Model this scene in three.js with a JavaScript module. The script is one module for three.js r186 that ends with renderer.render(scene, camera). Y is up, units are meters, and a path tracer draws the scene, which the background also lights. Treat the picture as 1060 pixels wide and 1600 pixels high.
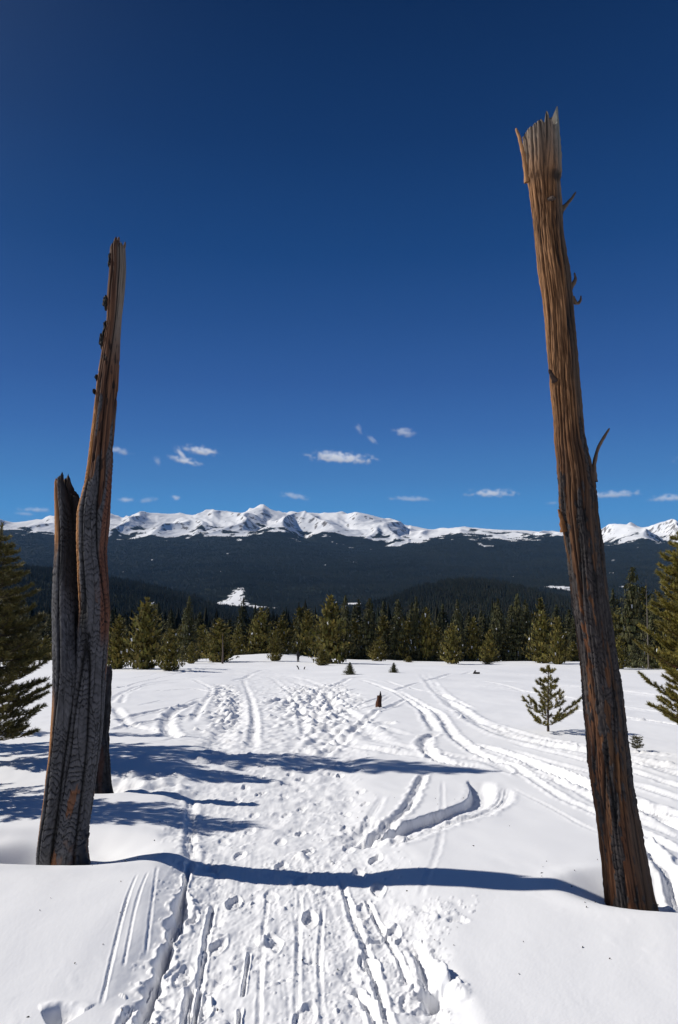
import * as THREE from 'three';
import { MarchingCubes } from 'three/addons/objects/MarchingCubes.js';
import { mergeGeometries } from 'three/addons/utils/BufferGeometryUtils.js';

// ------------------------------------------------------------------ camera, sky, sun, exposure
const scene = new THREE.Scene();
const EYE = 1.7, F = 1060, PITCH = Math.atan(80 / 1060);
const camera = new THREE.PerspectiveCamera(2 * Math.atan(800 / F) * 180 / Math.PI, 678 / 1024, 0.05, 40000);
camera.position.set(0, EYE, 0);
camera.rotation.x = PITCH;
scene.add(camera);

const renderer = new THREE.WebGLRenderer({ antialias: true });
renderer.toneMapping = THREE.LinearToneMapping;
renderer.toneMappingExposure = 1;
renderer.shadowMap.enabled = true;

const SUN_EL = 38 * Math.PI / 180, SUN_AZ = 13 * Math.PI / 180;      // from the left, a little ahead of the camera
const sunDir = new THREE.Vector3(-Math.cos(SUN_EL) * Math.cos(SUN_AZ), Math.sin(SUN_EL), -Math.cos(SUN_EL) * Math.sin(SUN_AZ));
const sun = new THREE.DirectionalLight(new THREE.Color().setRGB(1, 0.95, 0.87), 4.5);
sun.name = 'sun';
sun.position.copy(sunDir).multiplyScalar(80);
sun.castShadow = true;
sun.shadow.mapSize.set(4096, 4096);
Object.assign(sun.shadow.camera, { left: -60, right: 60, top: 60, bottom: -60, near: 1, far: 220 });
scene.add(sun, sun.target);
scene.fog = new THREE.FogExp2(new THREE.Color().setRGB(0.28, 0.56, 1.0), 0.000019);

// ------------------------------------------------------------------ numbers
function rng(seed) {
  let s = seed | 0;
  return () => { s = (s + 0x6d2b79f5) | 0; let t = Math.imul(s ^ (s >>> 15), 1 | s); t = (t + Math.imul(t ^ (t >>> 7), 61 | t)) ^ t; return ((t ^ (t >>> 14)) >>> 0) / 4294967296; };
}
function hash(ix, iy, s) {
  let h = Math.imul(ix, 374761393) ^ Math.imul(iy, 668265263) ^ Math.imul(s, 1274126177);
  h = Math.imul(h ^ (h >>> 13), 1274126177); h ^= h >>> 16; h = Math.imul(h, 0x85ebca6b); h ^= h >>> 13;
  return (h >>> 0) / 4294967296;
}
const GX = [], GY = [];
for (let i = 0; i < 64; i++) { GX.push(Math.cos(i / 64 * 6.2832)); GY.push(Math.sin(i / 64 * 6.2832)); }
function perlin(x, y, s = 0) {
  const ix = Math.floor(x), iy = Math.floor(y), fx = x - ix, fy = y - iy;
  const u = fx * fx * fx * (fx * (fx * 6 - 15) + 10), v = fy * fy * fy * (fy * (fy * 6 - 15) + 10);
  const g = (a, b, dx, dy) => { const k = (hash(a, b, s) * 64) | 0; return GX[k] * dx + GY[k] * dy; };
  const a = g(ix, iy, fx, fy), b = g(ix + 1, iy, fx - 1, fy), c = g(ix, iy + 1, fx, fy - 1), d = g(ix + 1, iy + 1, fx - 1, fy - 1);
  return 1.5 * (a + (b - a) * u + (c + (d - c) * u - (a + (b - a) * u)) * v);
}
function fbm(x, y, oct, s = 0) { let a = 1, t = 0; for (let i = 0; i < oct; i++) { t += a * perlin(x, y, s + i); a *= 0.5; x *= 2.03; y *= 2.03; } return t; }
const clamp = (x, a = 0, b = 1) => Math.min(b, Math.max(a, x));
const sst = (a, b, x) => { const t = clamp((x - a) / (b - a)); return t * t * (3 - 2 * t); };
const lerp = (a, b, t) => a + (b - a) * t;
function curve(pts) {                                                  // piecewise linear, softened
  return (x) => {
    if (x <= pts[0][0]) return pts[0][1];
    for (let i = 1; i < pts.length; i++) if (x < pts[i][0]) return lerp(pts[i - 1][1], pts[i][1], (x - pts[i - 1][0]) / (pts[i][0] - pts[i - 1][0]));
    return pts[pts.length - 1][1];
  };
}
// a sight line of the photograph's camera, cut at a depth
const cP = Math.cos(PITCH), sP = Math.sin(PITCH);
function at(px, py, d) {
  const u = (px - 530) / F, v = (800 - py) / F, t = d / (cP - v * sP);
  return new THREE.Vector3(u * t, EYE + (v * cP + sP) * t, -d);
}
const metres = (py, d) => d / (cP - (800 - py) / F * sP) / F;          // size of one photo pixel at that depth

// ------------------------------------------------------------------ sky
{
  const W = 4096, H = 2048, data = new Float32Array(W * H * 4);
  const el = [0, 2, 4.3, 7, 11, 15, 20, 25, 33, 41.5, 60, 90];
  const col = [[.16, .38, .66], [.098, .325, .66], [.068, .275, .61], [.058, .208, .50], [.040, .142, .405], [.028, .102, .325], [.017, .074, .252], [.0085, .054, .196], [.0048, .034, .132], [.0028, .0215, .088], [.0026, .018, .076], [.003, .018, .074]];
  const at1 = (e, c) => { for (let i = 1; i < el.length; i++) if (e <= el[i]) return lerp(col[i - 1][c], col[i][c], (e - el[i - 1]) / (el[i] - el[i - 1])); return col[el.length - 1][c]; };
  for (let r = 0; r < H; r++) {
    const e = ((r + .5) / H - .5) * 180, y = Math.sin(e * Math.PI / 180), cy = Math.cos(e * Math.PI / 180);
    const base = e < 0 ? [.32, .40, .52] : [at1(e, 0), at1(e, 1), at1(e, 2)];
    for (let c = 0; c < W; c++) {
      const a = ((c + .5) / W - .5) * 2 * Math.PI, dot = e < 0 ? 0 : Math.cos(a) * cy * sunDir.x + y * sunDir.y + Math.sin(a) * cy * sunDir.z;
      const glow = e < 0 ? 0 : 0.25 * Math.pow(Math.max(0, dot), 10) + 0.9 * Math.pow(Math.max(0, dot), 80);
      const o = (r * W + c) * 4;
      data[o] = base[0] + glow * .5; data[o + 1] = base[1] + glow * .6; data[o + 2] = base[2] + glow * .7; data[o + 3] = 1;
    }
  }
  // small fair-weather clouds low over the range: [photo x, y, half width, half height, tilt, strength]
  const clouds = [[180, 704, 22, 5, .15, .5], [283, 711, 9, 8, .9, .8], [290, 721, 22, 5, .2, .9], [313, 705, 25, 7, .12, .95], [246, 722, 5, 7, .5, .3], [535, 717, 48, 9, .06, 1.0], [515, 712, 20, 6, .1, .8], [632, 677, 17, 7, .15, .55], [560, 671, 6, 7, .8, .3], [582, 688, 8, 5, .8, .4],
    [460, 776, 20, 5, .15, .5], [643, 780, 32, 4, .03, .5], [768, 772, 34, 6, .02, .85], [960, 773, 34, 5, -.02, .7], [1045, 779, 24, 5, 0, .7], [197, 782, 10, 4, 0, .6], [231, 782, 14, 4, -.2, .35], [275, 779, 7, 4, 0, .6], [55, 797, 20, 3, 0, .55], [40, 803, 12, 2.5, 0, .4], [865, 786, 12, 2, 0, .3], [1130, 720, 50, 9, .1, .8], [-190, 780, 50, 6, 0, .8], [1290, 775, 60, 7, 0, .8]];
  for (const [px, py, hw, hh, tilt, str] of clouds) {
    const p = at(px, py, 1).sub(camera.position).normalize(), a0 = Math.atan2(p.z, p.x), e0 = Math.asin(p.y), k = F * 1.0;
    const R = (hw * 1.9) / k, R2 = (hh * 2.6 + hw * Math.abs(tilt)) / k;
    for (let r = Math.floor(((e0 - R2) / Math.PI + .5) * H); r < ((e0 + R2) / Math.PI + .5) * H; r++) for (let c = Math.floor(((a0 - R) / (2 * Math.PI) + .5) * W); c < ((a0 + R) / (2 * Math.PI) + .5) * W; c++) {
      const e = ((r + .5) / H - .5) * Math.PI, a = ((c + .5) / W - .5) * 2 * Math.PI;
      let dx = (a - a0) * k, dy = (e - e0) * k;
      dy += dx * tilt;
      const nx = dx / 9, ny = dy / 5;
      const q = Math.hypot(dx / hw, dy / (hh * (dy < 0 ? .75 : 1.1)));
      const n = fbm(nx + px, ny + py, 4, 7);
      let al = sst(1.25, .0, q + n * .62) * str * .78 * sst(1.8, .8, q);
      if (al <= 0) continue;
      al = Math.min(.93, al * 1.15);
      const lit = .62 + .22 * clamp(dy / hh + .3 + n * .5, -1, 1) - .0;
      const o = (r * W + ((c + W) % W)) * 4;
      data[o] = lerp(data[o], lit * .96, al); data[o + 1] = lerp(data[o + 1], lit, al); data[o + 2] = lerp(data[o + 2], lit * 1.1, al);
    }
  }
  const t = new THREE.DataTexture(data, W, H, THREE.RGBAFormat, THREE.FloatType);
  t.mapping = THREE.EquirectangularReflectionMapping; t.magFilter = t.minFilter = THREE.LinearFilter; t.colorSpace = THREE.LinearSRGBColorSpace; t.needsUpdate = true;
  scene.background = t; scene.environment = t;
}

// ------------------------------------------------------------------ naming
const used = {};
function numbered(n) { used[n] = (used[n] ?? -1) + 1; return used[n] ? n + '_' + String(used[n]).padStart(3, '0') : n; }
function tag(o, label, category, group, kind) {
  if (label) o.userData.label = label; if (category) o.userData.category = category; if (group) o.userData.group = group; if (kind) o.userData.kind = kind; return o;
}
function thing(name, label, category, group) { const g = new THREE.Group(); g.name = numbered(name); scene.add(g); return tag(g, label, category, group); }
function part(name, geo, mat, parent) { const m = new THREE.Mesh(geo, mat); m.name = name; m.castShadow = m.receiveShadow = true; parent.add(m); return m; }
class Buf {
  constructor() { this.p = []; this.c = []; this.i = []; }
  v(x, y, z, c) { this.p.push(x, y, z); this.c.push(c[0], c[1], c[2]); return this.p.length / 3 - 1; }
  tri(a, b, c) { this.i.push(a, b, c); }
  quad(a, b, c, d) { this.i.push(a, b, c, a, c, d); }
  geo(smooth = true) {
    const g = new THREE.BufferGeometry();
    g.setAttribute('position', new THREE.Float32BufferAttribute(this.p, 3)); g.setAttribute('color', new THREE.Float32BufferAttribute(this.c, 3)); g.setIndex(this.i);
    if (smooth) g.computeVertexNormals();
    return g;
  }
}
const M = {
  snow: new THREE.MeshStandardMaterial({ name: 'snow', color: new THREE.Color().setRGB(.86, .865, .88), roughness: .75 }),
  wood: new THREE.MeshPhysicalMaterial({ name: 'weathered_wood', vertexColors: true, specularIntensity: .45, roughness: .82 }),
  land: new THREE.MeshPhysicalMaterial({ name: 'land', vertexColors: true, specularIntensity: .12, roughness: .95 }),
  needle: new THREE.MeshPhysicalMaterial({ name: 'needles', vertexColors: true, specularIntensity: .4, roughness: .8, side: THREE.DoubleSide, transmission: .15, thickness: 0 }),
  needleNear: new THREE.MeshPhysicalMaterial({ name: 'pine_needles', vertexColors: true, roughness: .6, side: THREE.DoubleSide }),
  bark: new THREE.MeshStandardMaterial({ name: 'bark', vertexColors: true, roughness: .9 }),
  forest: new THREE.MeshPhysicalMaterial({ name: 'far_forest', vertexColors: true, specularIntensity: .12, roughness: 1, side: THREE.DoubleSide }),
  cloth: new THREE.MeshStandardMaterial({ name: 'dark_cloth', color: new THREE.Color().setRGB(.012, .012, .016), roughness: .9 }),
};

// ------------------------------------------------------------------ the snowy slope
const SLOPE = 0.13;
function und(x, d) {
  const r = Math.hypot(x, d);
  return fbm(x * .16 + 3.1, d * .16, 2, 21) * .075 * sst(2.5, 6, r) + fbm(x * .045, d * .045 + 9, 2, 23) * .22 * sst(12, 40, r) + sst(4, 26, x) * sst(10, 40, d) * -.25 + 1.35 * sst(90, 150, d) * Math.exp(-(((x + 14) / 13) ** 2));
}
const macro = (x, d) => -SLOPE * d + und(x, d);
function G(px, py) {                                                   // where that sight line meets the slope: [x, depth]
  const v = (800 - py) / F, k = -(v * cP + sP) / (cP - v * sP), u = (px - 530) / F / (cP - v * sP);
  let d = 10;
  for (let i = 0; i < 14; i++) { const g = k - SLOPE; d = g < .0112 ? 150 : lerp(d, Math.min(150, (EYE - und(u * d, d)) / g), .7); }
  return [u * d, d];
}
const LEFT_D = 5.95, RIGHT_D = 5.0;
const wells = [[-2.60, 6.0, 1.05, .66, .18], [2.25, 5.02, .62, .46, .15], [-2.74, 5.84, .52, .50, .30], [-3.05, 8.85, .55, .4, .10]];

const segs = new Map(), CELL = 1;
const grooves = [];
function groove(pts, w, depth, o = {}) {
  const P = pts.map(([x, y]) => G(x, y)).map(([x, d]) => new THREE.Vector3(x, 0, d));
  const c = new THREE.CatmullRomCurve3(P, false, 'centripetal'), n = Math.max(8, P.length * 7), Q = c.getPoints(n);
  if (Q[0].z > 9 && w < .6) { w *= .62; depth *= .5; }
  const id = grooves.push({ w, depth, rough: o.rough ?? 0, berm: o.berm ?? .35, n, len: c.getLength(), seed: grooves.length * 7.31 + 3.3, wob: o.wob ?? .25, side: o.side ?? 0, twin: o.twin ?? 0, fade: o.fade ?? 1 }) - 1;
  const reach = w * 2.4 + (o.twin ?? 0);
  for (let i = 0; i < n; i++) {
    const a = Q[i], b = Q[i + 1];
    for (let cx = Math.floor((Math.min(a.x, b.x) - reach) / CELL); cx <= (Math.max(a.x, b.x) + reach) / CELL; cx++)
      for (let cz = Math.floor((Math.min(a.z, b.z) - reach) / CELL); cz <= (Math.max(a.z, b.z) + reach) / CELL; cz++) {
        const k = cx * 4096 + cz; let l = segs.get(k); if (!l) segs.set(k, l = []);
        l.push({ g: id, ax: a.x, az: a.z, bx: b.x, bz: b.z, t: i / n });
      }
  }
}
// the near track: ragged trench at its left, runner lines, crumbled right side
groove([[300, 1240], [298, 1300], [298, 1338]], .07, .035, { rough: .8 });
groove([[298, 1335], [290, 1382], [283, 1420], [266, 1468], [246, 1520], [230, 1565], [222, 1600], [210, 1680]], .042, .10, { rough: 1.1, berm: .15, wob: .9 });
groove([[215, 1375], [196, 1430], [181, 1480], [169, 1525], [158, 1570]], .012, .010, { berm: .3 });
groove([[232, 1370], [212, 1430], [200, 1480], [193, 1510]], .011, .007, { berm: .3 });
groove([[246, 1360], [238, 1420], [228, 1490]], .012, .006);
groove([[210, 1560], [190, 1600], [180, 1650]], .03, .03, { rough: .8 });
groove([[335, 1400], [324, 1450], [318, 1490], [312, 1530]], .022, .03, { rough: .6 });
groove([[300, 1525], [293, 1565], [287, 1620]], .026, .05, { rough: .5 });
groove([[316, 1525], [306, 1570], [299, 1620]], .014, .045);
groove([[390, 1475], [384, 1515], [380, 1545]], .012, .03, { rough: .4 });
groove([[376, 1560], [371, 1620]], .012, .03);
groove([[420, 1385], [410, 1470], [404, 1600]], .018, .008);
groove([[470, 1380], [466, 1480], [464, 1600]], .02, .009);
groove([[505, 1400], [500, 1500], [508, 1600]], .018, .01);
groove([[530, 1360], [560, 1440], [590, 1520], [610, 1600]], .03, .03, { rough: .7 });
groove([[570, 1390], [610, 1460], [640, 1520]], .022, .025, { rough: .6 });
groove([[645, 1460], [662, 1495], [676, 1525], [684, 1552]], .055, .045, { rough: .3 });
groove([[676, 1530], [684, 1548], [690, 1562]], .085, .11, { rough: .6, berm: .2 });
groove([[575, 1462], [598, 1455], [620, 1450]], .035, .035, { rough: 1 });
groove([[552, 1530], [566, 1540], [580, 1560], [592, 1590]], .03, .04, { rough: .9 });
groove([[70, 1592], [92, 1586], [112, 1592]], .085, .09, { berm: .1 });
groove([[700, 1437], [716, 1434], [730, 1440]], .03, .015, { rough: .9 });
// middle distance: the kicked-out slab, the trench beside it
groove([[600, 1311], [630, 1298], [660, 1286], [690, 1275], [718, 1267], [742, 1258], [754, 1246], [755, 1232], [747, 1219]], .17, .125, { berm: .05, side: -1, wob: .12 });
groove([[606, 1322], [650, 1305], [700, 1286], [748, 1273], [782, 1253], [792, 1230]], .10, .03, { rough: .5 });
groove([[664, 1207], [652, 1232], [640, 1256], [618, 1278], [592, 1296], [556, 1322]], .12, .10, { rough: .5, wob: .35 });
groove([[610, 1282], [585, 1300], [560, 1316]], .26, .05, { rough: 1.3, wob: .4 });
groove([[692, 1215], [686, 1320], [655, 1405]], .05, .012);
groove([[510, 1350], [560, 1300], [600, 1240]], .06, .01);
for (const l of [[[172, 1078], [240, 1062], [300, 1052], [380, 1040]], [[180, 1126], [240, 1112], [312, 1100]], [[200, 1061], [280, 1051], [352, 1047]], [[176, 1141], [232, 1128], [300, 1118], [340, 1110]], [[300, 1060], [330, 1075], [318, 1100], [300, 1130]], [[380, 1060], [392, 1090], [398, 1130], [392, 1170]], [[420, 1056], [452, 1080], [470, 1110], [480, 1150]], [[690, 1060], [780, 1069], [900, 1092]], [[560, 1075], [520, 1090], [490, 1120]], [[640, 1090], [590, 1110], [540, 1150], [500, 1180]], [[600, 1062], [640, 1075], [690, 1085], [740, 1108]], [[870, 1108], [960, 1118], [1070, 1134]], [[470, 1062], [540, 1060], [600, 1066]], [[730, 1160], [800, 1180], [900, 1222], [1000, 1262], [1080, 1300]], [[820, 1190], [930, 1232], [1070, 1282]], [[240, 1080], [300, 1076], [330, 1082]]]) groove(l, .2, .10, { berm: .6, rough: .15 });
// left loop, the hook and its feathered beds
groove([[168, 1100], [188, 1085], [214, 1073], [252, 1065], [300, 1059], [335, 1054]], .22, .09, { rough: .35 });
groove([[180, 1104], [188, 1116], [198, 1130], [230, 1139], [268, 1144]], .25, .12, { rough: .25 });
groove([[188, 1100], [200, 1082], [236, 1070], [290, 1064]], .2, .07, { rough: .3 });
groove([[318, 1093], [294, 1102], [272, 1112], [262, 1124], [262, 1138], [270, 1148], [284, 1152]], .30, .17, { rough: .5 });
groove([[324, 1088], [300, 1095], [280, 1103]], .12, .06);
groove([[216, 1102], [236, 1098], [254, 1094]], .12, .06);
groove([[262, 1055], [300, 1045], [332, 1042], [368, 1042]], .45, .2, { rough: .2 });
groove([[366, 1064], [392, 1053]], .35, .12);
groove([[374, 1062], [400, 1050], [425, 1045]], .35, .12);
groove([[332, 1066], [358, 1078], [371, 1098], [365, 1124], [345, 1148], [335, 1170]], .45, .08, { rough: .9 });
groove([[345, 1072], [342, 1100], [338, 1130]], .4, .06, { rough: .9 });
groove([[419, 1099], [435, 1091], [451, 1089], [450, 1102], [438, 1109]], .35, .2, { rough: .9 });
groove([[500, 1075], [488, 1092], [478, 1098]], .3, .2, { rough: .3 });
groove([[506, 1078], [516, 1095], [526, 1110], [536, 1120]], .3, .16, { rough: .9 });
groove([[140, 1186], [220, 1164], [300, 1156]], .14, .03);
groove([[180, 1168], [250, 1158], [282, 1150]], .12, .03);
// right-hand tracks sweeping down to the lower right
groove([[655, 1052], [680, 1078], [704, 1100], [736, 1123], [770, 1140], [810, 1154], [850, 1163], [920, 1176], [1000, 1190], [1070, 1204]], .32, .10, { berm: .6, twin: 0, rough: .05 });
groove([[662, 1050], [690, 1080], [722, 1108], [760, 1130], [810, 1146], [870, 1160], [960, 1172], [1070, 1185]], .25, .08, { berm: .6 });
groove([[560, 1062], [585, 1069], [627, 1087], [652, 1104], [668, 1122], [682, 1146]], .22, .15, { rough: .15 });
groove([[683, 1145], [668, 1152], [664, 1165], [676, 1180], [700, 1192], [730, 1196]], .22, .15, { rough: .8 });
groove([[614, 1078], [652, 1096], [688, 1117], [702, 1140], [722, 1160], [745, 1176], [800, 1196]], .2, .13, { rough: .35 });
groove([[508, 1075], [535, 1066], [560, 1058], [604, 1056]], .35, .16);
groove([[544, 1106], [565, 1099], [585, 1093], [606, 1085]], .14, .10);
groove([[548, 1110], [590, 1100], [610, 1088]], .10, .07);
groove([[620, 1078], [640, 1071], [658, 1066]], .26, .14);
groove([[666, 1064], [700, 1054], [740, 1049]], .35, .15);
groove([[455, 1056], [490, 1066], [520, 1077], [560, 1090]], .4, .07, { berm: .7 });
groove([[455, 1062], [500, 1080], [540, 1108], [570, 1140], [600, 1160]], .4, .09, { rough: .5, berm: .5 });
groove([[480, 1110], [520, 1140], [560, 1165], [640, 1180]], .35, .07, { rough: .6, berm: .5 });
groove([[530, 1100], [580, 1130], [640, 1150]], .25, .05, { berm: .5, rough: .3 });
groove([[470, 1140], [530, 1160], [600, 1172], [680, 1186], [760, 1200]], .25, .05, { berm: .6 });
groove([[580, 1155], [640, 1168], [700, 1180], [760, 1190], [830, 1216]], .25, .06, { berm: .5, rough: .2 });
groove([[590, 1132], [601, 1128], [612, 1131]], .25, .10, { rough: 1 });
groove([[700, 1110], [712, 1112]], .2, .14, { rough: .5 });
groove([[760, 1131], [802, 1148], [873, 1165], [918, 1173], [1010, 1196], [1080, 1216]], .2, .06, { berm: .7 });
groove([[735, 1182], [788, 1191], [845, 1226], [882, 1249], [933, 1271], [1000, 1300], [1080, 1342]], .11, .05, { berm: .8, rough: .25 });
groove([[760, 1180], [820, 1195], [880, 1220], [940, 1245], [1020, 1275], [1080, 1300]], .13, .045, { berm: .7, rough: .2 });
groove([[797, 1230], [859, 1261], [910, 1289], [960, 1310]], .05, .018, { berm: .8 });
groove([[790, 1170], [850, 1188], [920, 1206], [1000, 1228], [1080, 1256]], .16, .05, { berm: .6, rough: .2 });
groove([[800, 1160], [900, 1185], [990, 1206], [1080, 1234]], .14, .045, { berm: .6, rough: .1 });
groove([[780, 1200], [860, 1218], [950, 1262], [1080, 1318]], .10, .03, { berm: .6, rough: .3 });
groove([[1000, 1310], [1020, 1334], [1048, 1366], [1075, 1400]], .07, .05, { berm: .6, rough: .2 });
groove([[700, 1186], [770, 1186], [830, 1200], [900, 1240]], .12, .03, { berm: .6 });
groove([[730, 1072], [800, 1077], [860, 1086], [960, 1102], [1060, 1118]], .28, .05, { berm: 1.1 });
groove([[770, 1062], [860, 1070], [960, 1078], [1070, 1090]], .4, .08, { berm: 1 });
groove([[760, 1050], [860, 1056], [960, 1060], [1080, 1066]], .5, .1, { berm: 1 });
groove([[920, 1172], [980, 1172], [1060, 1180]], .12, .07, { berm: .4 });

const patches = [[430, 560, 1068, 1140, 1.0, .10], [322, 380, 1065, 1150, .9, .12], [170, 300, 1202, 1240, 1.2, .05], [255, 330, 1210, 1330, .7, .02], [400, 560, 1195, 1320, .45, .02], [470, 540, 1110, 1180, .7, .06], [545, 620, 1275, 1325, 1.0, .03], [500, 720, 1395, 1600, 1.0, .02], [280, 360, 1330, 1480, .9, .015], [230, 350, 1480, 1600, .7, .01], [340, 420, 1380, 1420, .7, .0], [640, 700, 1520, 1600, .9, .02]]
  .map(([a, b, t, u, s, bump]) => { const p = [[a, t], [b, t], [a, u], [b, u]].map(([x, y]) => G(x, y)); return { p, t: p[0][1], u: p[2][1], s, bump }; });
const trailL = curve([[0, -.55], [2, -.75], [3.1, -.98], [5.6, -1.3], [9.9, -2.15], [15, -3.0], [22, -3.6], [40, -5.5], [80, -14]]);
const trailR = curve([[0, .35], [3.1, .6], [5.6, .42], [9.9, .3], [15, .5], [22, .9], [40, -.5], [80, -9]]);
function lumps(x, z, cell, s, prob) {                                  // broken snow: scattered rounded chunks
  const gx = Math.floor(x / cell), gz = Math.floor(z / cell); let best = 0;
  for (let i = -1; i <= 1; i++) for (let j = -1; j <= 1; j++) {
    const h1 = hash(gx + i, gz + j, s); if (h1 > prob) continue;
    const h2 = hash(gx + i, gz + j, s + 1), h3 = hash(gx + i, gz + j, s + 2), r = cell * (.28 + .5 * hash(gx + i, gz + j, s + 3) ** 2);
    const dx = x - (gx + i + h2) * cell, dz = z - (gz + j + h3) * cell, an = h1 / prob * 6.28, ca = Math.cos(an), sa = Math.sin(an);
    const q = ((dx * ca + dz * sa) / r) ** 2 + ((dz * ca - dx * sa) / (r * (.55 + .4 * h2))) ** 2;
    if (q < 1) best = Math.max(best, (1 - q * q) * r * (.35 + .4 * h3));
  }
  return best;
}
// boot prints along the packed way
const bootPrints = [];
{
  const R = rng(55);
  for (const [x0, dx, off] of [[-.5, -.06, 0], [-.05, -.05, .2], [.28, -.01, .1]]) for (let d = 2.0 + off; d < 11; d += .34 + R() * .1) { const sd = bootPrints.length % 2 ? 1 : -1, c = x0 + dx * d * 1.2 + sd * .10 + (R() - .5) * .09; if (R() < .8) bootPrints.push([c, d, (R() - .5) * .5 + sd * .12, .012 + R() * .018]); }
}
function prints(x, d) {
  let y = 0;
  for (const [px, pd, a, dep] of bootPrints) {
    const dx = x - px, dz = d - pd; if (Math.abs(dx) > .22 || Math.abs(dz) > .28) continue;
    const u = dx * Math.cos(a) - dz * Math.sin(a), v = dx * Math.sin(a) + dz * Math.cos(a), w = .043 + .012 * Math.cos(v * 16), q = Math.hypot(u / w, v / .145);
    y += q < 1 ? -dep * sst(1, .72, q) * (1 - .3 * (Math.sin(v * 190) > .2 ? 1 : 0)) : dep * .3 * Math.exp(-(((q - 1.12) / .12) ** 2));
  }
  return y;
}
function snowH(x, d) {
  let y = macro(x, d);
  const r = Math.hypot(x, d);
  if (r > 160 || d < -3) return y;
  for (const [cx, cd, rx, rd, dep] of wells) {
    const q = Math.hypot((x - cx) / rx, (d - cd) / rd); if (q > 2.2) continue;
    y -= dep * sst(1.15, .25, q + .06 * perlin(x * 2.2, d * 2.2, 41));
    y += dep * .10 * Math.exp(-(((q - 1.2) / .22) ** 2));
  }
  // the convex shoulder in front of the left snag
  y += .07 * Math.exp(-(((d - 4.75) / .8) ** 2)) * sst(-.7, -1.5, x);
  // wind texture
  if (r < 40) y += perlin(x * 1.3, d * .8, 51) * .012 + perlin(x * 4.2 + perlin(d, x, 5), d * 2.1, 52) * .0035;
  if (r < 10) y += perlin(x * 19 + 2 * perlin(x * 3, d * 3, 54), d * 13, 53) * .0005 * sst(10, 3, r);
  if (r < 9) y += sst(9, 3, r) * (perlin(x * 75, d * 75, 55) * .0005 + Math.max(0, perlin(x * 9, d * 7, 56) - .35) * .006 * sst(-.1, .5, perlin(x * .9, d * .7, 57)));
  // packed track
  let rough = 0, bump = 0;
  if (d > 0 && d < 90) {
    const soft = .10 + d * .02, n = perlin(x * 1.9, d * 1.1, 61) * (.07 + d * .012);
    const m = sst(-soft, soft, x - trailL(d) + n) * sst(soft, -soft, x - trailR(d) + n);
    if (m > 0) {
      y -= m * .05;
      const c = (trailL(d) + trailR(d)) / 2, lane = x - c;
      y += m * sst(14, 4, d) * sst(-.35, .35, perlin(x * 1.4, d * .8, 68)) * (perlin(lane * 17 + perlin(d * .7, lane, 3) * .6, d * .55, 62) * .0045 + perlin(lane * 44 + perlin(d, lane, 4) * .8, d * 1.1, 63) * .0028);
      y += m * (perlin(x * 5, d * 4, 64) * .010 + perlin(x * 14, d * 11, 65) * .005 + sst(9, 4, d) * perlin(x * 36, d * 20, 69) * .0028);
      rough = m * clamp(.34 + .85 * fbm(x * 2.1, d * 1.3, 3, 66) + .25 * sst(6, 12, d) * sst(26, 18, d), 0.04, 1);
      bump = m * .03 * sst(7, 14, d);
    }
    for (const p of patches) {
      if (d > p.t || d < p.u) continue;
      const f = (d - p.u) / (p.t - p.u), a = lerp(p.p[2][0], p.p[0][0], f), b = lerp(p.p[3][0], p.p[1][0], f), w = (b - a) * .25, k = (p.t - p.u);
      const nn = perlin(x * 2 / (b - a + .5), d * 3 / k, 67) * w * .8;
      const mm = sst(a - w * .2, a + w, x + nn) * sst(b + w * .2, b - w, x + nn) * sst(p.u, p.u + k * .2, d) * sst(p.t, p.t - k * .2, d);
      rough = Math.max(rough, mm * p.s); bump += mm * p.bump;
    }
  }
  // tracks
  const list = segs.get(Math.floor(x / CELL) * 4096 + Math.floor(d / CELL));
  if (list) {
    const best = new Map();
    for (const s of list) {
      const ex = s.bx - s.ax, ez = s.bz - s.az, L2 = ex * ex + ez * ez, f = clamp(((x - s.ax) * ex + (d - s.az) * ez) / L2), qx = x - s.ax - ex * f, qz = d - s.az - ez * f, q = qx * qx + qz * qz;
      const o = best.get(s.g); if (!o || q < o.q) best.set(s.g, { q, t: s.t + f / grooves[s.g].n, sg: Math.sign(ex * qz - ez * qx) });
    }
    for (const [id, { q, t, sg }] of best) {
      const g = grooves[id], tl = t * g.len / Math.max(.06, g.w), wob = 1 + g.wob * perlin(tl * .35, g.seed, 71) + g.wob * .5 * perlin(tl * 1.1, g.seed, 72), u = Math.sqrt(q) / (g.w * Math.max(.35, wob)), end = sst(0, .08, t) * sst(1, .92, t) * (.8 + .35 * perlin(tl * .2, g.seed, 73));
      const e = Math.min(1, end * g.fade);
      if (g.side) { const su = u * sg * g.side; y -= e * g.depth * (su < 0 ? sst(1, .86, -su) : sst(1.15, .0, su)) * .95; }
      else if (u < 1) y -= e * g.depth * (1 - u * u) ** 1.5 * (1 + .55 * perlin(u * sg * 4.5 + g.seed, tl * .12, 77));
      if (u < 1.7 && r < 45) y += e * sst(1.7, .9, u) * (perlin(x * 13, d * 9, 78) + .6 * perlin(x * 31, d * 19, 79)) * Math.min(.010, g.depth * .16);
      if (u < 2.4) { y += e * g.depth * g.berm * Math.exp(-(((u - 1.3) / .36) ** 2)) * (1 + .5 * perlin(x * 9, d * 9, 74)); if (g.rough && u < 2.1) rough = Math.max(rough, g.rough * e * sst(2.1, .8, u)); }
    }
  }
  if (d > 1.6 && d < 12 && Math.abs(x) < 3) y += prints(x, d);
  if (bump) y += bump * (.6 * perlin(x * 2.4, d * 1.8, 75) + .8 * perlin(x * 5.3, d * 3.6, 76));
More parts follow.
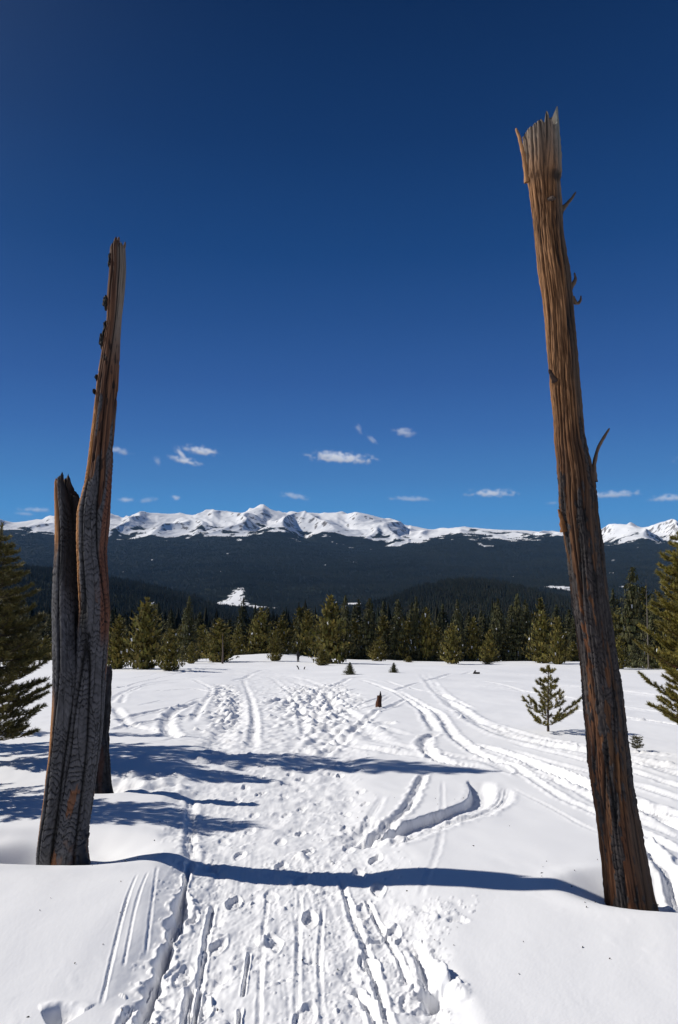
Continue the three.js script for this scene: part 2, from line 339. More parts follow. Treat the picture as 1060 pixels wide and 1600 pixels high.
  if (rough > .02) {
    const q = clamp(rough, 0, 1.3);
    if (r < 14) y += lumps(x, d, .024, 81, .62 * q) * sst(14, 5, r) * .7;
    if (r < 40) y += lumps(x, d, .05, 85, .32 * q) * .5;
    y += lumps(x, d, .12, 89, .07 * q * q) * .6;
    if (r > 9) y += lumps(x, d, .22, 93, .42 * q) * .6 * sst(9, 18, r);
    y += q * sst(.1, .6, perlin(x * 7, d * 6, 95)) * -.012;
    y -= q * .006;
  }
  return y;
}
{
  // one sheet, round the camera, finer where it is near and in view
  const rows = [0.4, 0.8, 1.15, 1.45];
  for (let r = 1.65; r < 168;) { rows.push(r); r += Math.min(r * r / 1180, .0044 * r + .021); }
  const outAng = (n) => { const l = []; for (let i = 1; i < n; i++) l.push(29.5 + (330.5 - 29.5) * i / n); return l; };
  const outer = outAng(110);
  const ring = (cols) => { const l = []; for (let i = 0; i <= cols; i++) l.push(-29.5 + 59 * i / cols); return l.concat(outer); };
  const sets = [[2, ring(300)], [5.8, ring(740)], [13, ring(600)], [40, ring(420)], [1e9, ring(340)]];
  const pos = [], idx = []; let prev = null;
  pos.push(0, macro(0, 0), 0);
  for (const r of rows) {
    const angs = sets.find(([lim]) => r < lim)[1], start = pos.length / 3;
    for (const a of angs) {
      const rad = a * Math.PI / 180, x = Math.sin(rad) * r, d = Math.cos(rad) * r;
      pos.push(x, a > 32 && a < 328 && r > 12 ? macro(x, d) : snowH(x, d), -d);
    }
    const cur = { start, angs };
    if (!prev) for (let i = 0; i < angs.length; i++) idx.push(0, start + (i + 1) % angs.length, start + i);
    else {
      const A = prev, B = cur, na = A.angs.length, nb = B.angs.length; let i = 0, j = 0;
      if (na === nb) for (let k = 0; k < na; k++) { const k2 = (k + 1) % na; idx.push(A.start + k, A.start + k2, B.start + k2, A.start + k, B.start + k2, B.start + k); }
      else while (i < na || j < nb) {
        const ai = i < na ? (i + 1 < na ? A.angs[i + 1] : A.angs[0] + 360) : 1e9, bj = j < nb ? (j + 1 < nb ? B.angs[j + 1] : B.angs[0] + 360) : 1e9;
        if (ai < bj) { idx.push(A.start + i % na, A.start + (i + 1) % na, B.start + j % nb); i++; } else { idx.push(A.start + i % na, B.start + (j + 1) % nb, B.start + j % nb); j++; }
      }
    }
    prev = cur;
  }
  const g = new THREE.BufferGeometry();
  g.setAttribute('position', new THREE.Float32BufferAttribute(pos, 3)); g.setIndex(idx); g.computeVertexNormals();
  tag(part('ground', g, M.snow, scene), 'snow covered slope with ski and snowmobile tracks', null, null, 'structure');
  console.log('ground triangles', idx.length / 3, 'rows', rows.length);
}

// ------------------------------------------------------------------ hills and mountains
const P = {
  edge: curve([[-900, 1040], [0, 1036], [400, 1030], [1060, 1040], [1900, 1050]]),
  below: curve([[-900, 1012], [0, 1014], [300, 1018], [420, 1016], [700, 1016], [1060, 1014], [1900, 1012]]),
  knoll: curve([[-900, 850], [-100, 866], [0, 882], [60, 890], [165, 906], [210, 912], [250, 921], [300, 934], [340, 948], [380, 962], [440, 968], [520, 962], [560, 952], [610, 935], [660, 918], [710, 908], [760, 909], [810, 918], [850, 930], [900, 938], [980, 934], [1060, 930], [1300, 915], [1900, 890]]),
  valley: curve([[-900, 950], [0, 952], [300, 951], [440, 953], [700, 955], [900, 938], [1060, 945], [1900, 950]]),
  floor: curve([[-900, 920], [0, 925], [300, 933], [345, 925], [380, 918], [440, 925], [560, 926], [700, 922], [880, 915], [1060, 918], [1900, 920]]),
  mid: curve([[-900, 880], [0, 876], [250, 884], [400, 880], [640, 884], [800, 888], [1060, 882], [1900, 880]]),
  forest: curve([[-900, 838], [0, 832], [60, 836], [90, 842], [165, 843], [250, 841], [300, 846], [350, 840], [420, 836], [470, 842], [520, 850], [560, 853], [620, 855], [680, 846], [720, 841], [790, 845], [860, 841], [940, 850], [1010, 849], [1060, 851], [1900, 850]]),
  crest: curve([[-900, 800], [-400, 815], [-60, 812], [20, 818], [50, 814], [90, 808], [150, 808], [172, 803], [190, 811], [205, 805], [245, 802], [290, 806], [318, 803], [332, 799], [345, 804], [378, 803], [398, 795], [411, 791], [428, 797], [448, 803], [475, 800], [500, 805], [527, 801], [540, 803], [556, 802], [584, 808], [610, 815], [640, 820], [672, 827], [700, 826], [720, 824], [764, 827], [822, 829], [850, 832], [890, 833], [920, 836], [937, 830], [962, 823], [985, 821], [1005, 824], [1040, 821], [1056, 816], [1075, 821], [1300, 812], [1900, 820]]),
};
const rowsD = [[150, P.edge], [330, P.below], [1400, (x) => lerp(P.below(x) - 30, P.knoll(x), .3)], [2700, P.knoll], [3400, P.valley], [4400, P.floor], [6000, P.mid], [8200, P.forest], [10000, P.crest], [11600, (x) => P.crest(x) + 22], [15000, (x) => P.crest(x) + 60]];
function terrainY(x, d) {
  const px = 530 + x / d * F, hgt = (k) => (880 - rowsD[k][1](px)) / F * rowsD[k][0] + EYE, L = rowsD.map((r) => Math.log(r[0])), l = Math.log(d);
  let k = 0; while (k < L.length - 2 && l > L[k + 1]) k++;
  const t = clamp((l - L[k]) / (L[k + 1] - L[k]), 0, 1), y1 = hgt(k), y2 = hgt(k + 1), y0 = k ? hgt(k - 1) : y1 + (y1 - y2) * .3, y3 = k + 2 < L.length ? hgt(k + 2) : y2 + (y2 - y1) * .4;
  const crest = k === 7, m1 = (y2 - y0) * .5 * (y1 > y0 === y2 > y1 ? 1 : 0), m2 = (y3 - y1) * .5 * (y2 > y1 === y3 > y2 ? 1 : 0);
  const t2 = t * t, t3 = t2 * t; let y = (2 * t3 - 3 * t2 + 1) * y1 + (t3 - 2 * t2 + t) * m1 + (-2 * t3 + 3 * t2) * y2 + (t3 - t2) * m2;
  if (crest) y = lerp(y, lerp(y1, y2, t), .5);
  // relief
  const hill = sst(300, 1200, d) * sst(9200, 7200, d);
  if (hill > 0) y += hill * (fbm(x / 700, d / 700, 4, 101) * 16 * sst(500, 4000, d) + fbm(x / 160, d / 160, 3, 105) * 5 * (1 - .7 * sst(5500, 6600, d)) * (1 - .6 * sst(3100, 3500, d) * sst(4700, 4300, d)));
  const up = sst(7900, 8800, d), top = 1 - .9 * Math.exp(-(((d - 10000) / 330) ** 2));
  if (up > 0) {
    const wx = x + 240 * fbm(x / 900, d / 900, 2, 111), wd = d + 240 * fbm(x / 900 + 40, d / 900, 2, 112);
    const ridge = 1 - Math.abs(perlin(wx / 760, wd / 2100, 113)) * 1.6, r2 = 1 - Math.abs(perlin(wx / 300, wd / 800, 114)) * 1.6, r3 = 1 - Math.abs(perlin(wx / 95, wd / 190, 115)) * 1.5;
    y += up * top * (ridge * 190 - 106 + r2 * 40 - 18 + r3 * 9) * (px > 640 && px < 930 ? .45 : 1);
    y += up * (fbm(x / 60, d / 60, 2, 118) * 3);
  }
  return y;
}
const inPoly = (pts, x, y) => { let c = false; for (let i = 0, j = pts.length - 1; i < pts.length; j = i++) if ((pts[i][1] > y) !== (pts[j][1] > y) && x < (pts[j][0] - pts[i][0]) * (y - pts[i][1]) / (pts[j][1] - pts[i][1]) + pts[i][0]) c = !c; return c; };
// open snow in the valley: outlines in plan, [x, depth] from [bearing pixel, depth]
const plan = (l) => l.map(([px, d]) => [(px - 530) / F * d, d]);
const meadows = [plan([[306, 3860], [325, 3780], [350, 3640], [375, 3540], [400, 3470], [440, 3460], [440, 3540], [395, 3680], [384, 3900], [382, 4180], [381, 4420], [364, 4430], [366, 4250], [356, 4020], [334, 3900]]), plan([[540, 3850], [560, 3800], [565, 3950], [545, 4000]]), plan([[558, 3600], [600, 3600], [600, 3700], [562, 3720]]), plan([[848, 4350], [890, 4080], [905, 4080], [900, 4320], [868, 4440]]), plan([[962, 4350], [985, 4350], [980, 4450], [965, 4430]])];
const isMeadow = (x, d) => d > 3350 && d < 4700 && meadows.some((m) => inPoly(m, x + 26 * perlin(x / 38, d / 60, 131), d + 60 * perlin(x / 50, d / 70, 132)) && perlin(x / 30, d / 55, 133) > -.42);
function cover(x, d, y, slope) {                                       // 0 forest .. 1 open snow, 2 rock
  if (isMeadow(x, d)) return 1;
  const px = 530 + x / d * F;
  if (d > 4700) {
    const line = lerp(rowsY(px, 8200), rowsY(px, 10000), .12) + fbm(x / 480, d / 480, 5, 141) * 95;
    const above = y - line, glade = fbm(x / 210 + 7, d / 150, 4, 143);
    if (above > 6) return slope > .62 && fbm(x / 70, d / 70, 3, 145) > .15 + (1.0 - slope) * .9 ? 2 : (above < 95 && glade < -.22 ? 0 : 1);
    if (d > 6600 && above > -110 && glade > .34 + (-above) / 120) return 1;
    if (d > 5200 && glade > 1.02) return 1;
  }
  return 0;
}
function rowsY(px, D) { const r = rowsD.find((q) => q[0] === D); return (880 - r[1](px)) / F * D + EYE; }
{
  const Ds = []; const seg = (a, b, n) => { for (let i = 0; i < n; i++) Ds.push(a * Math.pow(b / a, i / n)); };
  seg(152, 3300, 90); seg(3300, 4600, 50); seg(4600, 7900, 70); seg(7900, 10150, 190); seg(10150, 15000, 14); Ds.push(15000);
  const pxs = []; for (let p = -900; p < -60; p += 14) pxs.push(p); for (let p = -60; p < 1120; p += 1.9) pxs.push(p); for (let p = 1120; p <= 1960; p += 14) pxs.push(p);
  const W = pxs.length, pos = new Float32Array(W * Ds.length * 3), col = new Float32Array(W * Ds.length * 3), idx = [];
  Ds.forEach((d, r) => pxs.forEach((p, c) => { const x = (p - 530) / F * d, o = (r * W + c) * 3; pos[o] = x; pos[o + 1] = terrainY(x, d) - (d < 170 ? (170 - d) * .05 : 0); pos[o + 2] = -d; }));
  for (let r = 0; r + 1 < Ds.length; r++) for (let c = 0; c + 1 < W; c++) { const a = r * W + c; idx.push(a, a + 1, a + W + 1, a, a + W + 1, a + W); }
  const g = new THREE.BufferGeometry(); g.setAttribute('position', new THREE.BufferAttribute(pos, 3)); g.setIndex(idx); g.computeVertexNormals();
  const nr = g.attributes.normal.array;
  for (let i = 0; i < W * Ds.length; i++) {
    const x = pos[i * 3], d = -pos[i * 3 + 2], ny = nr[i * 3 + 1], k = d < 165 ? 1 : cover(x, d, pos[i * 3 + 1], Math.sqrt(1 - ny * ny) / ny), n = fbm(x / 45, d / 60, 3, 151);
    const f = (d > 4700 ? .013 : .016) + .003 * n + .004 * fbm(x / 380, d / 300, 3, 155);
    const c = k === 1 ? [.84, .85, .87] : k === 2 ? [.20, .185, .175] : d > 4700 ? [f * .95, f * 1.2, f * 1.0] : [f, f * 1.25, f * .8];
    col.set(c, i * 3);
  }
  g.setAttribute('color', new THREE.BufferAttribute(col, 3));
  tag(part('hills', g, M.land, scene), 'forested valley hills below a snowy mountain range', null, null, 'structure');
  console.log('hill triangles', idx.length / 3);
}

// ------------------------------------------------------------------ distant forest: clumps of simple conifers
{
  const R = rng(77), b = new Buf();
  for (let k = 0; k < 11; k++) {
    const x = (R() - .5) * 34, z = (R() - .5) * 34, h = 11 + R() * 9, w = 1.7 + R() * 1.1, t = .022 + R() * .007;
    const c = [t * (.85 + R() * .35), t * 1.15, t * .7];
    for (let s = 0; s < 3; s++) {
      const y0 = h * (.02 + s * .3), y1 = h * (.5 + s * .25), r = w * (1 - s * .27), n = 5, top = b.v(x + (R() - .5) * .4, y1, z, c), o = R() * 6;
      const v = []; for (let i = 0; i < n; i++) { const a = o + i / n * 6.283, q = r * (.7 + R() * .6); v.push(b.v(x + Math.cos(a) * q, y0 + (R() - .5) * 1.5, z + Math.sin(a) * q, c)); }
      for (let i = 0; i < n; i++) b.tri(top, v[(i + 1) % n], v[i]);
    }
  }
  const geo = b.geo(false), list = [], tones = [], m = new THREE.Matrix4(), q = new THREE.Quaternion(), up = new THREE.Vector3(0, 1, 0);
  let d = 300;
  while (d < 8500) {
    const step = 24 + d * .0034, half = d * .62;
    for (let x = -half; x < half; x += step * (d < 2500 ? .9 : 1)) {
      const xx = x + (R() - .5) * step, dd = d + (R() - .5) * step;
      const y = terrainY(xx, dd);
      if (dd > 3300 && cover(xx, dd, y, .2) !== 0) continue;
      if (dd > 3300 && dd < 4700 && [[12, 0], [-12, 0], [0, 14], [0, -14]].some(([a, e]) => isMeadow(xx + a, dd + e))) continue;
      const s = (.75 + R() * .5) * (dd > 6000 ? .8 : 1);
      m.compose(new THREE.Vector3(xx, y - .8, -dd), q.setFromAxisAngle(up, R() * 6.283), new THREE.Vector3(s * (1 + dd / 9000), s, s * (1 + dd / 9000)));
      list.push(m.clone()); tones.push(clamp(1 + .42 * fbm(xx / 420, dd / 300, 4, 161) + .25 * perlin(xx / 70, dd / 50, 165), .5, 1.7));
    }
    d += step * 1.05;
  }
  const im = new THREE.InstancedMesh(geo, M.forest, list.length);
  const tone = new THREE.Color(); list.forEach((mm, i) => { im.setMatrixAt(i, mm); const v = tones[i]; im.setColorAt(i, tone.setRGB(v * (.9 + .1 * v), v, v * 1.02)); });
  im.name = 'distant_forest'; tag(im, 'dark conifer forest covering the hills across the valley', 'forest', null, 'stuff'); scene.add(im);
  console.log('forest clumps', list.length, 'each', geo.index.count / 3);
}

// ------------------------------------------------------------------ burnt snags
const mixc = (a, b, t) => [lerp(a[0], b[0], t), lerp(a[1], b[1], t), lerp(a[2], b[2], t)];
function edgesAt(rows) { const l = curve(rows.map((r) => [r[0], r[1]])), r = curve(rows.map((q) => [q[0], q[2]])); return (y) => [l(y), r(y)]; }
// rows: [photo y, left edge, right edge]; look(arc, y, theta, py) gives [displacement in metres, colour]
function stem(rows, depth, o) {
  const E = edgesAt(rows), y0 = rows[0][0], y1 = rows[rows.length - 1][0], nA = o.across ?? 150, nL = o.along, b = new Buf();
  const th = []; for (let i = 0; i < nA; i++) { const u = i / nA; th.push(u < .72 ? Math.PI / 2 + (u / .72 - .5) * 3.9 : Math.PI / 2 + 1.95 + (u - .72) / .28 * (2 * Math.PI - 3.9)); }   // denser on the side that faces the track
  const ringAt = (py) => {
    const w = 5; let l = 0, r = 0; for (const k of [-1, 0, 1]) { const e = E(clamp(py + k * w, y0, y1)); l += e[0] / 3; r += e[1] / 3; }
    const D = o.depthAt ? o.depthAt(py) : depth, c = at((l + r) / 2, py, D), rad = (r - l) / 2 * metres(py, D);
    return { c, rad };
  };
  for (let j = 0; j <= nL; j++) {
    const v = j / nL;
    for (let i = 0; i < nA; i++) {
      const t = th[i], top = o.top ? o.top(t) : y0, bottom = y1, py = lerp(bottom, top, v), { c, rad } = ringAt(py), R0 = o.R0;
      const arc = t * R0, [disp, col] = o.look(arc, c.y, t, py, rad);
      const rr = rad * (o.thin ? o.thin(py, t) : 1) + disp, ex = o.squash ?? .92;
      b.v(c.x + Math.cos(t) * rr, c.y, c.z + Math.sin(t) * rr * ex, col);
    }
  }
  for (let j = 0; j < nL; j++) for (let i = 0; i < nA; i++) { const a = j * nA + i, c = j * nA + (i + 1) % nA; b.quad(a, a + nA, c + nA, c); }
  // the broken end: torn wood sinking towards the heart
  const last = nL * nA, rings = 6; let prev = last;
  let my = 0; for (let i = 0; i < nA; i++) my += b.p[(last + i) * 3 + 1] / nA; let mx = 0, mz = 0; for (let i = 0; i < nA; i++) { mx += b.p[(last + i) * 3] / nA; mz += b.p[(last + i) * 3 + 2] / nA; }
  for (let k = 1; k <= rings; k++) {
    const f = k / rings, s = b.p.length / 3;
    for (let i = 0; i < nA; i++) { const q = (last + i) * 3, n = hash(i >> 1, k, 9) - .5; b.v(lerp(b.p[q], mx, f * .96), lerp(b.p[q + 1], my - (o.sink ?? .04), Math.min(1, f * 1.25)) + n * .02 * (1 - f), lerp(b.p[q + 2], mz, f * .96), mixc(o.torn, [.03, .025, .02], clamp(hash(i, 3, 5) * .7 + f * .3))); }
    for (let i = 0; i < nA; i++) { const c = (i + 1) % nA; b.quad(prev + i, s + i, s + c, prev + c); }
    prev = s;
  }
  return b.geo();
}
function fissures(arc, y, seed, sc = 1) {
  const w = perlin(arc * 3, y * .9, seed) * .035;
  const a = 1 - Math.abs(perlin((arc + w) * 9 * sc, y * .42, seed + 1)) * 2.6, f1 = a > 0 ? a ** 4 : 0;
  const c = 1 - Math.abs(perlin((arc + w) * 26 * sc, y * .95, seed + 2)) * 2.4, f2 = c > 0 ? c ** 3 : 0;
  return [f1, f2];
}
function alligator(arc, y, seed) {                                     // cracked char: wavy crosswise cracks between lengthwise seams
  const strip = arc * 9.5 + perlin(arc * 3, y * 1.1, seed) * .9 + perlin(arc * 9, y * 5, seed + 5) * .25, id = Math.floor(strip), fu = strip - id;
  const a = y * 20 + hash(id, 3, seed) * 9 + perlin(strip * 1.6, y * 5, seed + 1) * 1.1 + perlin(strip * 5, y * 11, seed + 3) * .4, fv = a - Math.floor(a), big = hash(id, Math.floor(a), seed + 2);
  const ev = Math.min(fv, 1 - fv) * 2, eu = Math.min(fu, 1 - fu) * 2, k = clamp(.78 + .8 * perlin(arc * 7, y * 3.2, seed + 4) + .25 * (big - .5));
  const fine = Math.abs(perlin(arc * 46, y * 30, seed + 6));
  return [1 - k * (1 - sst(.0, .34, ev)) * .85 - (1 - sst(0, .10, eu)) * .55 - .3 * sst(.16, .0, fine) * k, .5 * big + .5 * clamp(.5 + perlin(arc * 30, y * 16, seed + 7))];
}
const CHAR = [.042, .042, .046], CHARG = [.112, .110, .118], BLACK = [.007, .007, .008], BROWN = [.185, .082, .030], TAN = [.36, .182, .080], ORANGE = [.40, .175, .052], GREY = [.20, .172, .14], RED = [.15, .050, .020];

// right-hand snag
{
  const rows = [[170, 810, 872], [200, 815, 873], [210, 817, 874], [250, 822, 876], [285, 825, 877], [320, 829, 880], [360, 833, 883], [400, 838, 888], [430, 842, 894], [470, 848, 898], [500, 851, 900], [550, 855, 904], [600, 858, 908], [650, 864, 913], [690, 867, 918], [720, 870, 926], [760, 872, 933], [800, 874, 936], [850, 882, 942], [885, 887, 946], [950, 895, 954], [1000, 902, 961], [1050, 907, 968], [1100, 912, 975], [1150, 917, 981], [1200, 921, 988], [1250, 927, 995], [1300, 934, 1003], [1350, 940, 1013], [1400, 944, 1024], [1430, 947, 1032], [1500, 950, 1050]];
  const t = thing('burnt_snag', 'tall leaning dead trunk with charred brown wood at the right of the track', 'dead tree', null);
  const look = (arc, y, th, py, rad) => {
    const side = Math.cos(th), front = Math.sin(th), [f1, f2] = fissures(arc + y * .035, y, 201, 1.5), fine = perlin(arc * 170 + perlin(arc * 20, y * 6, 204), y * 9, 205), grain = perlin(arc * 62 + y * 1.5 + perlin(arc * 8, y * 4, 203) * .8, y * 2.6, 206), low = fbm(arc * 4, y * .9, 3, 207);
    const burnt = clamp(sst(620, 800, py + low * 130 + side * 50) - .75 * sst(1190, 1320, py + low * 90) * sst(1480, 1370, py + low * 60) * sst(-.25, .45, perlin(arc * 9, y * .8, 208) + .2) + .1 * low);
    const [al, big] = alligator(arc, y, 209);
    const crack = clamp(Math.max(f1 * 1.15, f2 * .85)), upper = sst(740, 620, py);
    let c = mixc(mixc([.075, .034, .014], [.100, .044, .016], upper), TAN, clamp(.38 + grain * .8 + fine * .7) * lerp(.42, 1, upper));
    c = mixc(c, RED, clamp(.35 + low * .8) * .55 * (1 - upper));
    c = mixc(c, [.045, .030, .022], (1 - upper) * .5 * sst(-.25, .35, perlin(arc * 24, y * 1.4, 221)));
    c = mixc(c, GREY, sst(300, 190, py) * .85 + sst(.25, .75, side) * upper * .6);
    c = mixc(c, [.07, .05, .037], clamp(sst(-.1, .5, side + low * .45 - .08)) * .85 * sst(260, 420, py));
    const flake = perlin(arc * 15 + .4 * perlin(arc * 40, y * 14, 218), y * 1.25, 210) + .35 * perlin(arc * 38, y * 5, 219), patch = sst(-.05, .05, burnt * 1.2 - 1.0 + flake);
    c = mixc(c, mixc([.028, .025, .025], [.062, .058, .058], big), patch * .92);
    c = mixc(c, BLACK, clamp(crack * (.55 + .5 * sst(-.4, .3, perlin(arc * 5, y * 1.6, 220))) + (1 - al) * patch * .6));
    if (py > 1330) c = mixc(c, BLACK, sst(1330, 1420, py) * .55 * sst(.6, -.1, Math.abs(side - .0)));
    // the step where bark wood ends below the top
    const step = sst(276, 284, py + 7 * perlin(arc * 30, 1, 211)) * .012 * sst(-.9, .2, front);
    if (py > 272 && py < 296 && step > 0) c = mixc(c, BLACK, sst(272, 281, py) * sst(296, 286, py) * .75 * sst(-.4, .3, front) * (.4 + .6 * sst(.0, .4, side)));
    const d = -f1 * .017 - f2 * .009 + fine * .0036 + grain * .006 + low * .010 + patch * (.004 + (al - .8) * .008) - step + perlin(arc * 60, y * 22, 212) * .0026;
    return [d * clamp(rad / .12, .5, 1), c];
  };
  const topCurve = curve([[-1, 213], [-.6, 208], [-.25, 202], [-.06, 196], [.06, 180], [.12, 175], [.2, 186], [.4, 196], [.62, 193], [.78, 176], [.88, 175], [1, 192]]);
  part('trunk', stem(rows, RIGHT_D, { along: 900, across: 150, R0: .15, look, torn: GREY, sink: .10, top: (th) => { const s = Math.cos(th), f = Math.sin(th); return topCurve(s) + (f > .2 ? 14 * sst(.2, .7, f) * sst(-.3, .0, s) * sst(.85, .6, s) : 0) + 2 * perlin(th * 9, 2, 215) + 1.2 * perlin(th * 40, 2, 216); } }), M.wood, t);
  const rightSnag = t;
  branch(rightSnag, [[824, 285, 0], [817, 250, .03], [811, 222, .03], [806, 202, .01]], RIGHT_D, [7, 6, 5, 3.5], TAN, 'branch_stub');
  branch(rightSnag, [[876, 330, 0], [884, 321, 0], [892, 312, 0], [900, 300, 0]], RIGHT_D, [9, 6, 4.5, 2.5], [.08, .06, .045], 'branch_stub');
  branch(rightSnag, [[890, 450, 0], [899, 438, 0], [898, 426, 0]], RIGHT_D, [9, 5, 2], [.10, .07, .05], 'branch_stub');
  branch(rightSnag, [[893, 466, 0], [902, 474, 0], [907, 470, 0], [908, 462, 0]], RIGHT_D, [9, 5.5, 4, 2], [.09, .06, .04], 'branch_stub');
  branch(rightSnag, [[864, 598, .05], [857, 590, .08], [853, 582, .08]], RIGHT_D, [8, 6, 4], [.04, .025, .02], 'branch_stub');
  branch(rightSnag, [[926, 752, 0], [929, 724, 0], [935, 700, .0], [943, 683, .02], [951, 670, .02]], RIGHT_D, [12, 6, 5, 4.5, 2.6], [.12, .085, .062], 'branch_stub', 'long upturned dead branch');
  branch(rightSnag, [[882, 830, 0], [875, 806, .02], [871, 796, .02]], RIGHT_D, [10, 6, 2.5], BROWN, 'branch_stub');
  branch(rightSnag, [[936, 850, 0], [942, 872, 0], [946, 886, .0]], RIGHT_D, [12, 7, 2], CHAR, 'branch_stub');
  branch(rightSnag, [[966, 1150, 0], [975, 1130, 0], [976, 1105, 0]], RIGHT_D, [8, 5, 2], BROWN, 'branch_stub');
  branch(rightSnag, [[852, 322, .08], [857, 323, .125], [859, 326, .135]], RIGHT_D, [8, 6, 3], [.05, .035, .028], 'knot');
}
function branch(parent, pts, depth, radii, colour, name, label) {
  const P3 = pts.map(([x, y, f]) => { const p = at(x, y, depth); p.z += f; return p; }), c = new THREE.CatmullRomCurve3(P3), nL = 22, nA = 12, b = new Buf(), fr = c.computeFrenetFrames(nL), seed = Math.round(pts[0][0] + pts[0][1]);
  for (let j = 0; j <= nL; j++) {
    const u = j / nL, q = c.getPoint(u), s = u * (radii.length - 1), k = Math.min(radii.length - 2, Math.floor(s)), r = lerp(radii[k], radii[k + 1], s - k) * .5 * metres(pts[0][1], depth);
    for (let i = 0; i < nA; i++) {
      const a = i / nA * 6.283, n = perlin(i * .9, u * 7, seed) + .6 * perlin(i * 2.1, u * 16, seed + 4), rr = r * (1 + .3 * n + .35 * Math.exp(-u * 9) + (j === nL ? -.4 : 0));
      const N = fr.normals[j], B = fr.binormals[j], v = 1 + .5 * perlin(i * 1.7, u * 3, seed + 1);
      b.v(q.x + (N.x * Math.cos(a) + B.x * Math.sin(a)) * rr, q.y + (N.y * Math.cos(a) + B.y * Math.sin(a)) * rr, q.z + (N.z * Math.cos(a) + B.z * Math.sin(a)) * rr, [colour[0] * v, colour[1] * v, colour[2] * v]);
    }
  }
  for (let j = 0; j < nL; j++) for (let i = 0; i < nA; i++) { const a = j * nA + i, d = j * nA + (i + 1) % nA; b.quad(a, d, d + nA, a + nA); }
  const e = c.getPoint(1), tip = b.v(e.x, e.y, e.z, colour); for (let i = 0; i < nA; i++) b.tri(nL * nA + i, nL * nA + (i + 1) % nA, tip);
  const m = part(name, b.geo(), M.wood, parent); if (label) m.userData.label = label; return m;
}

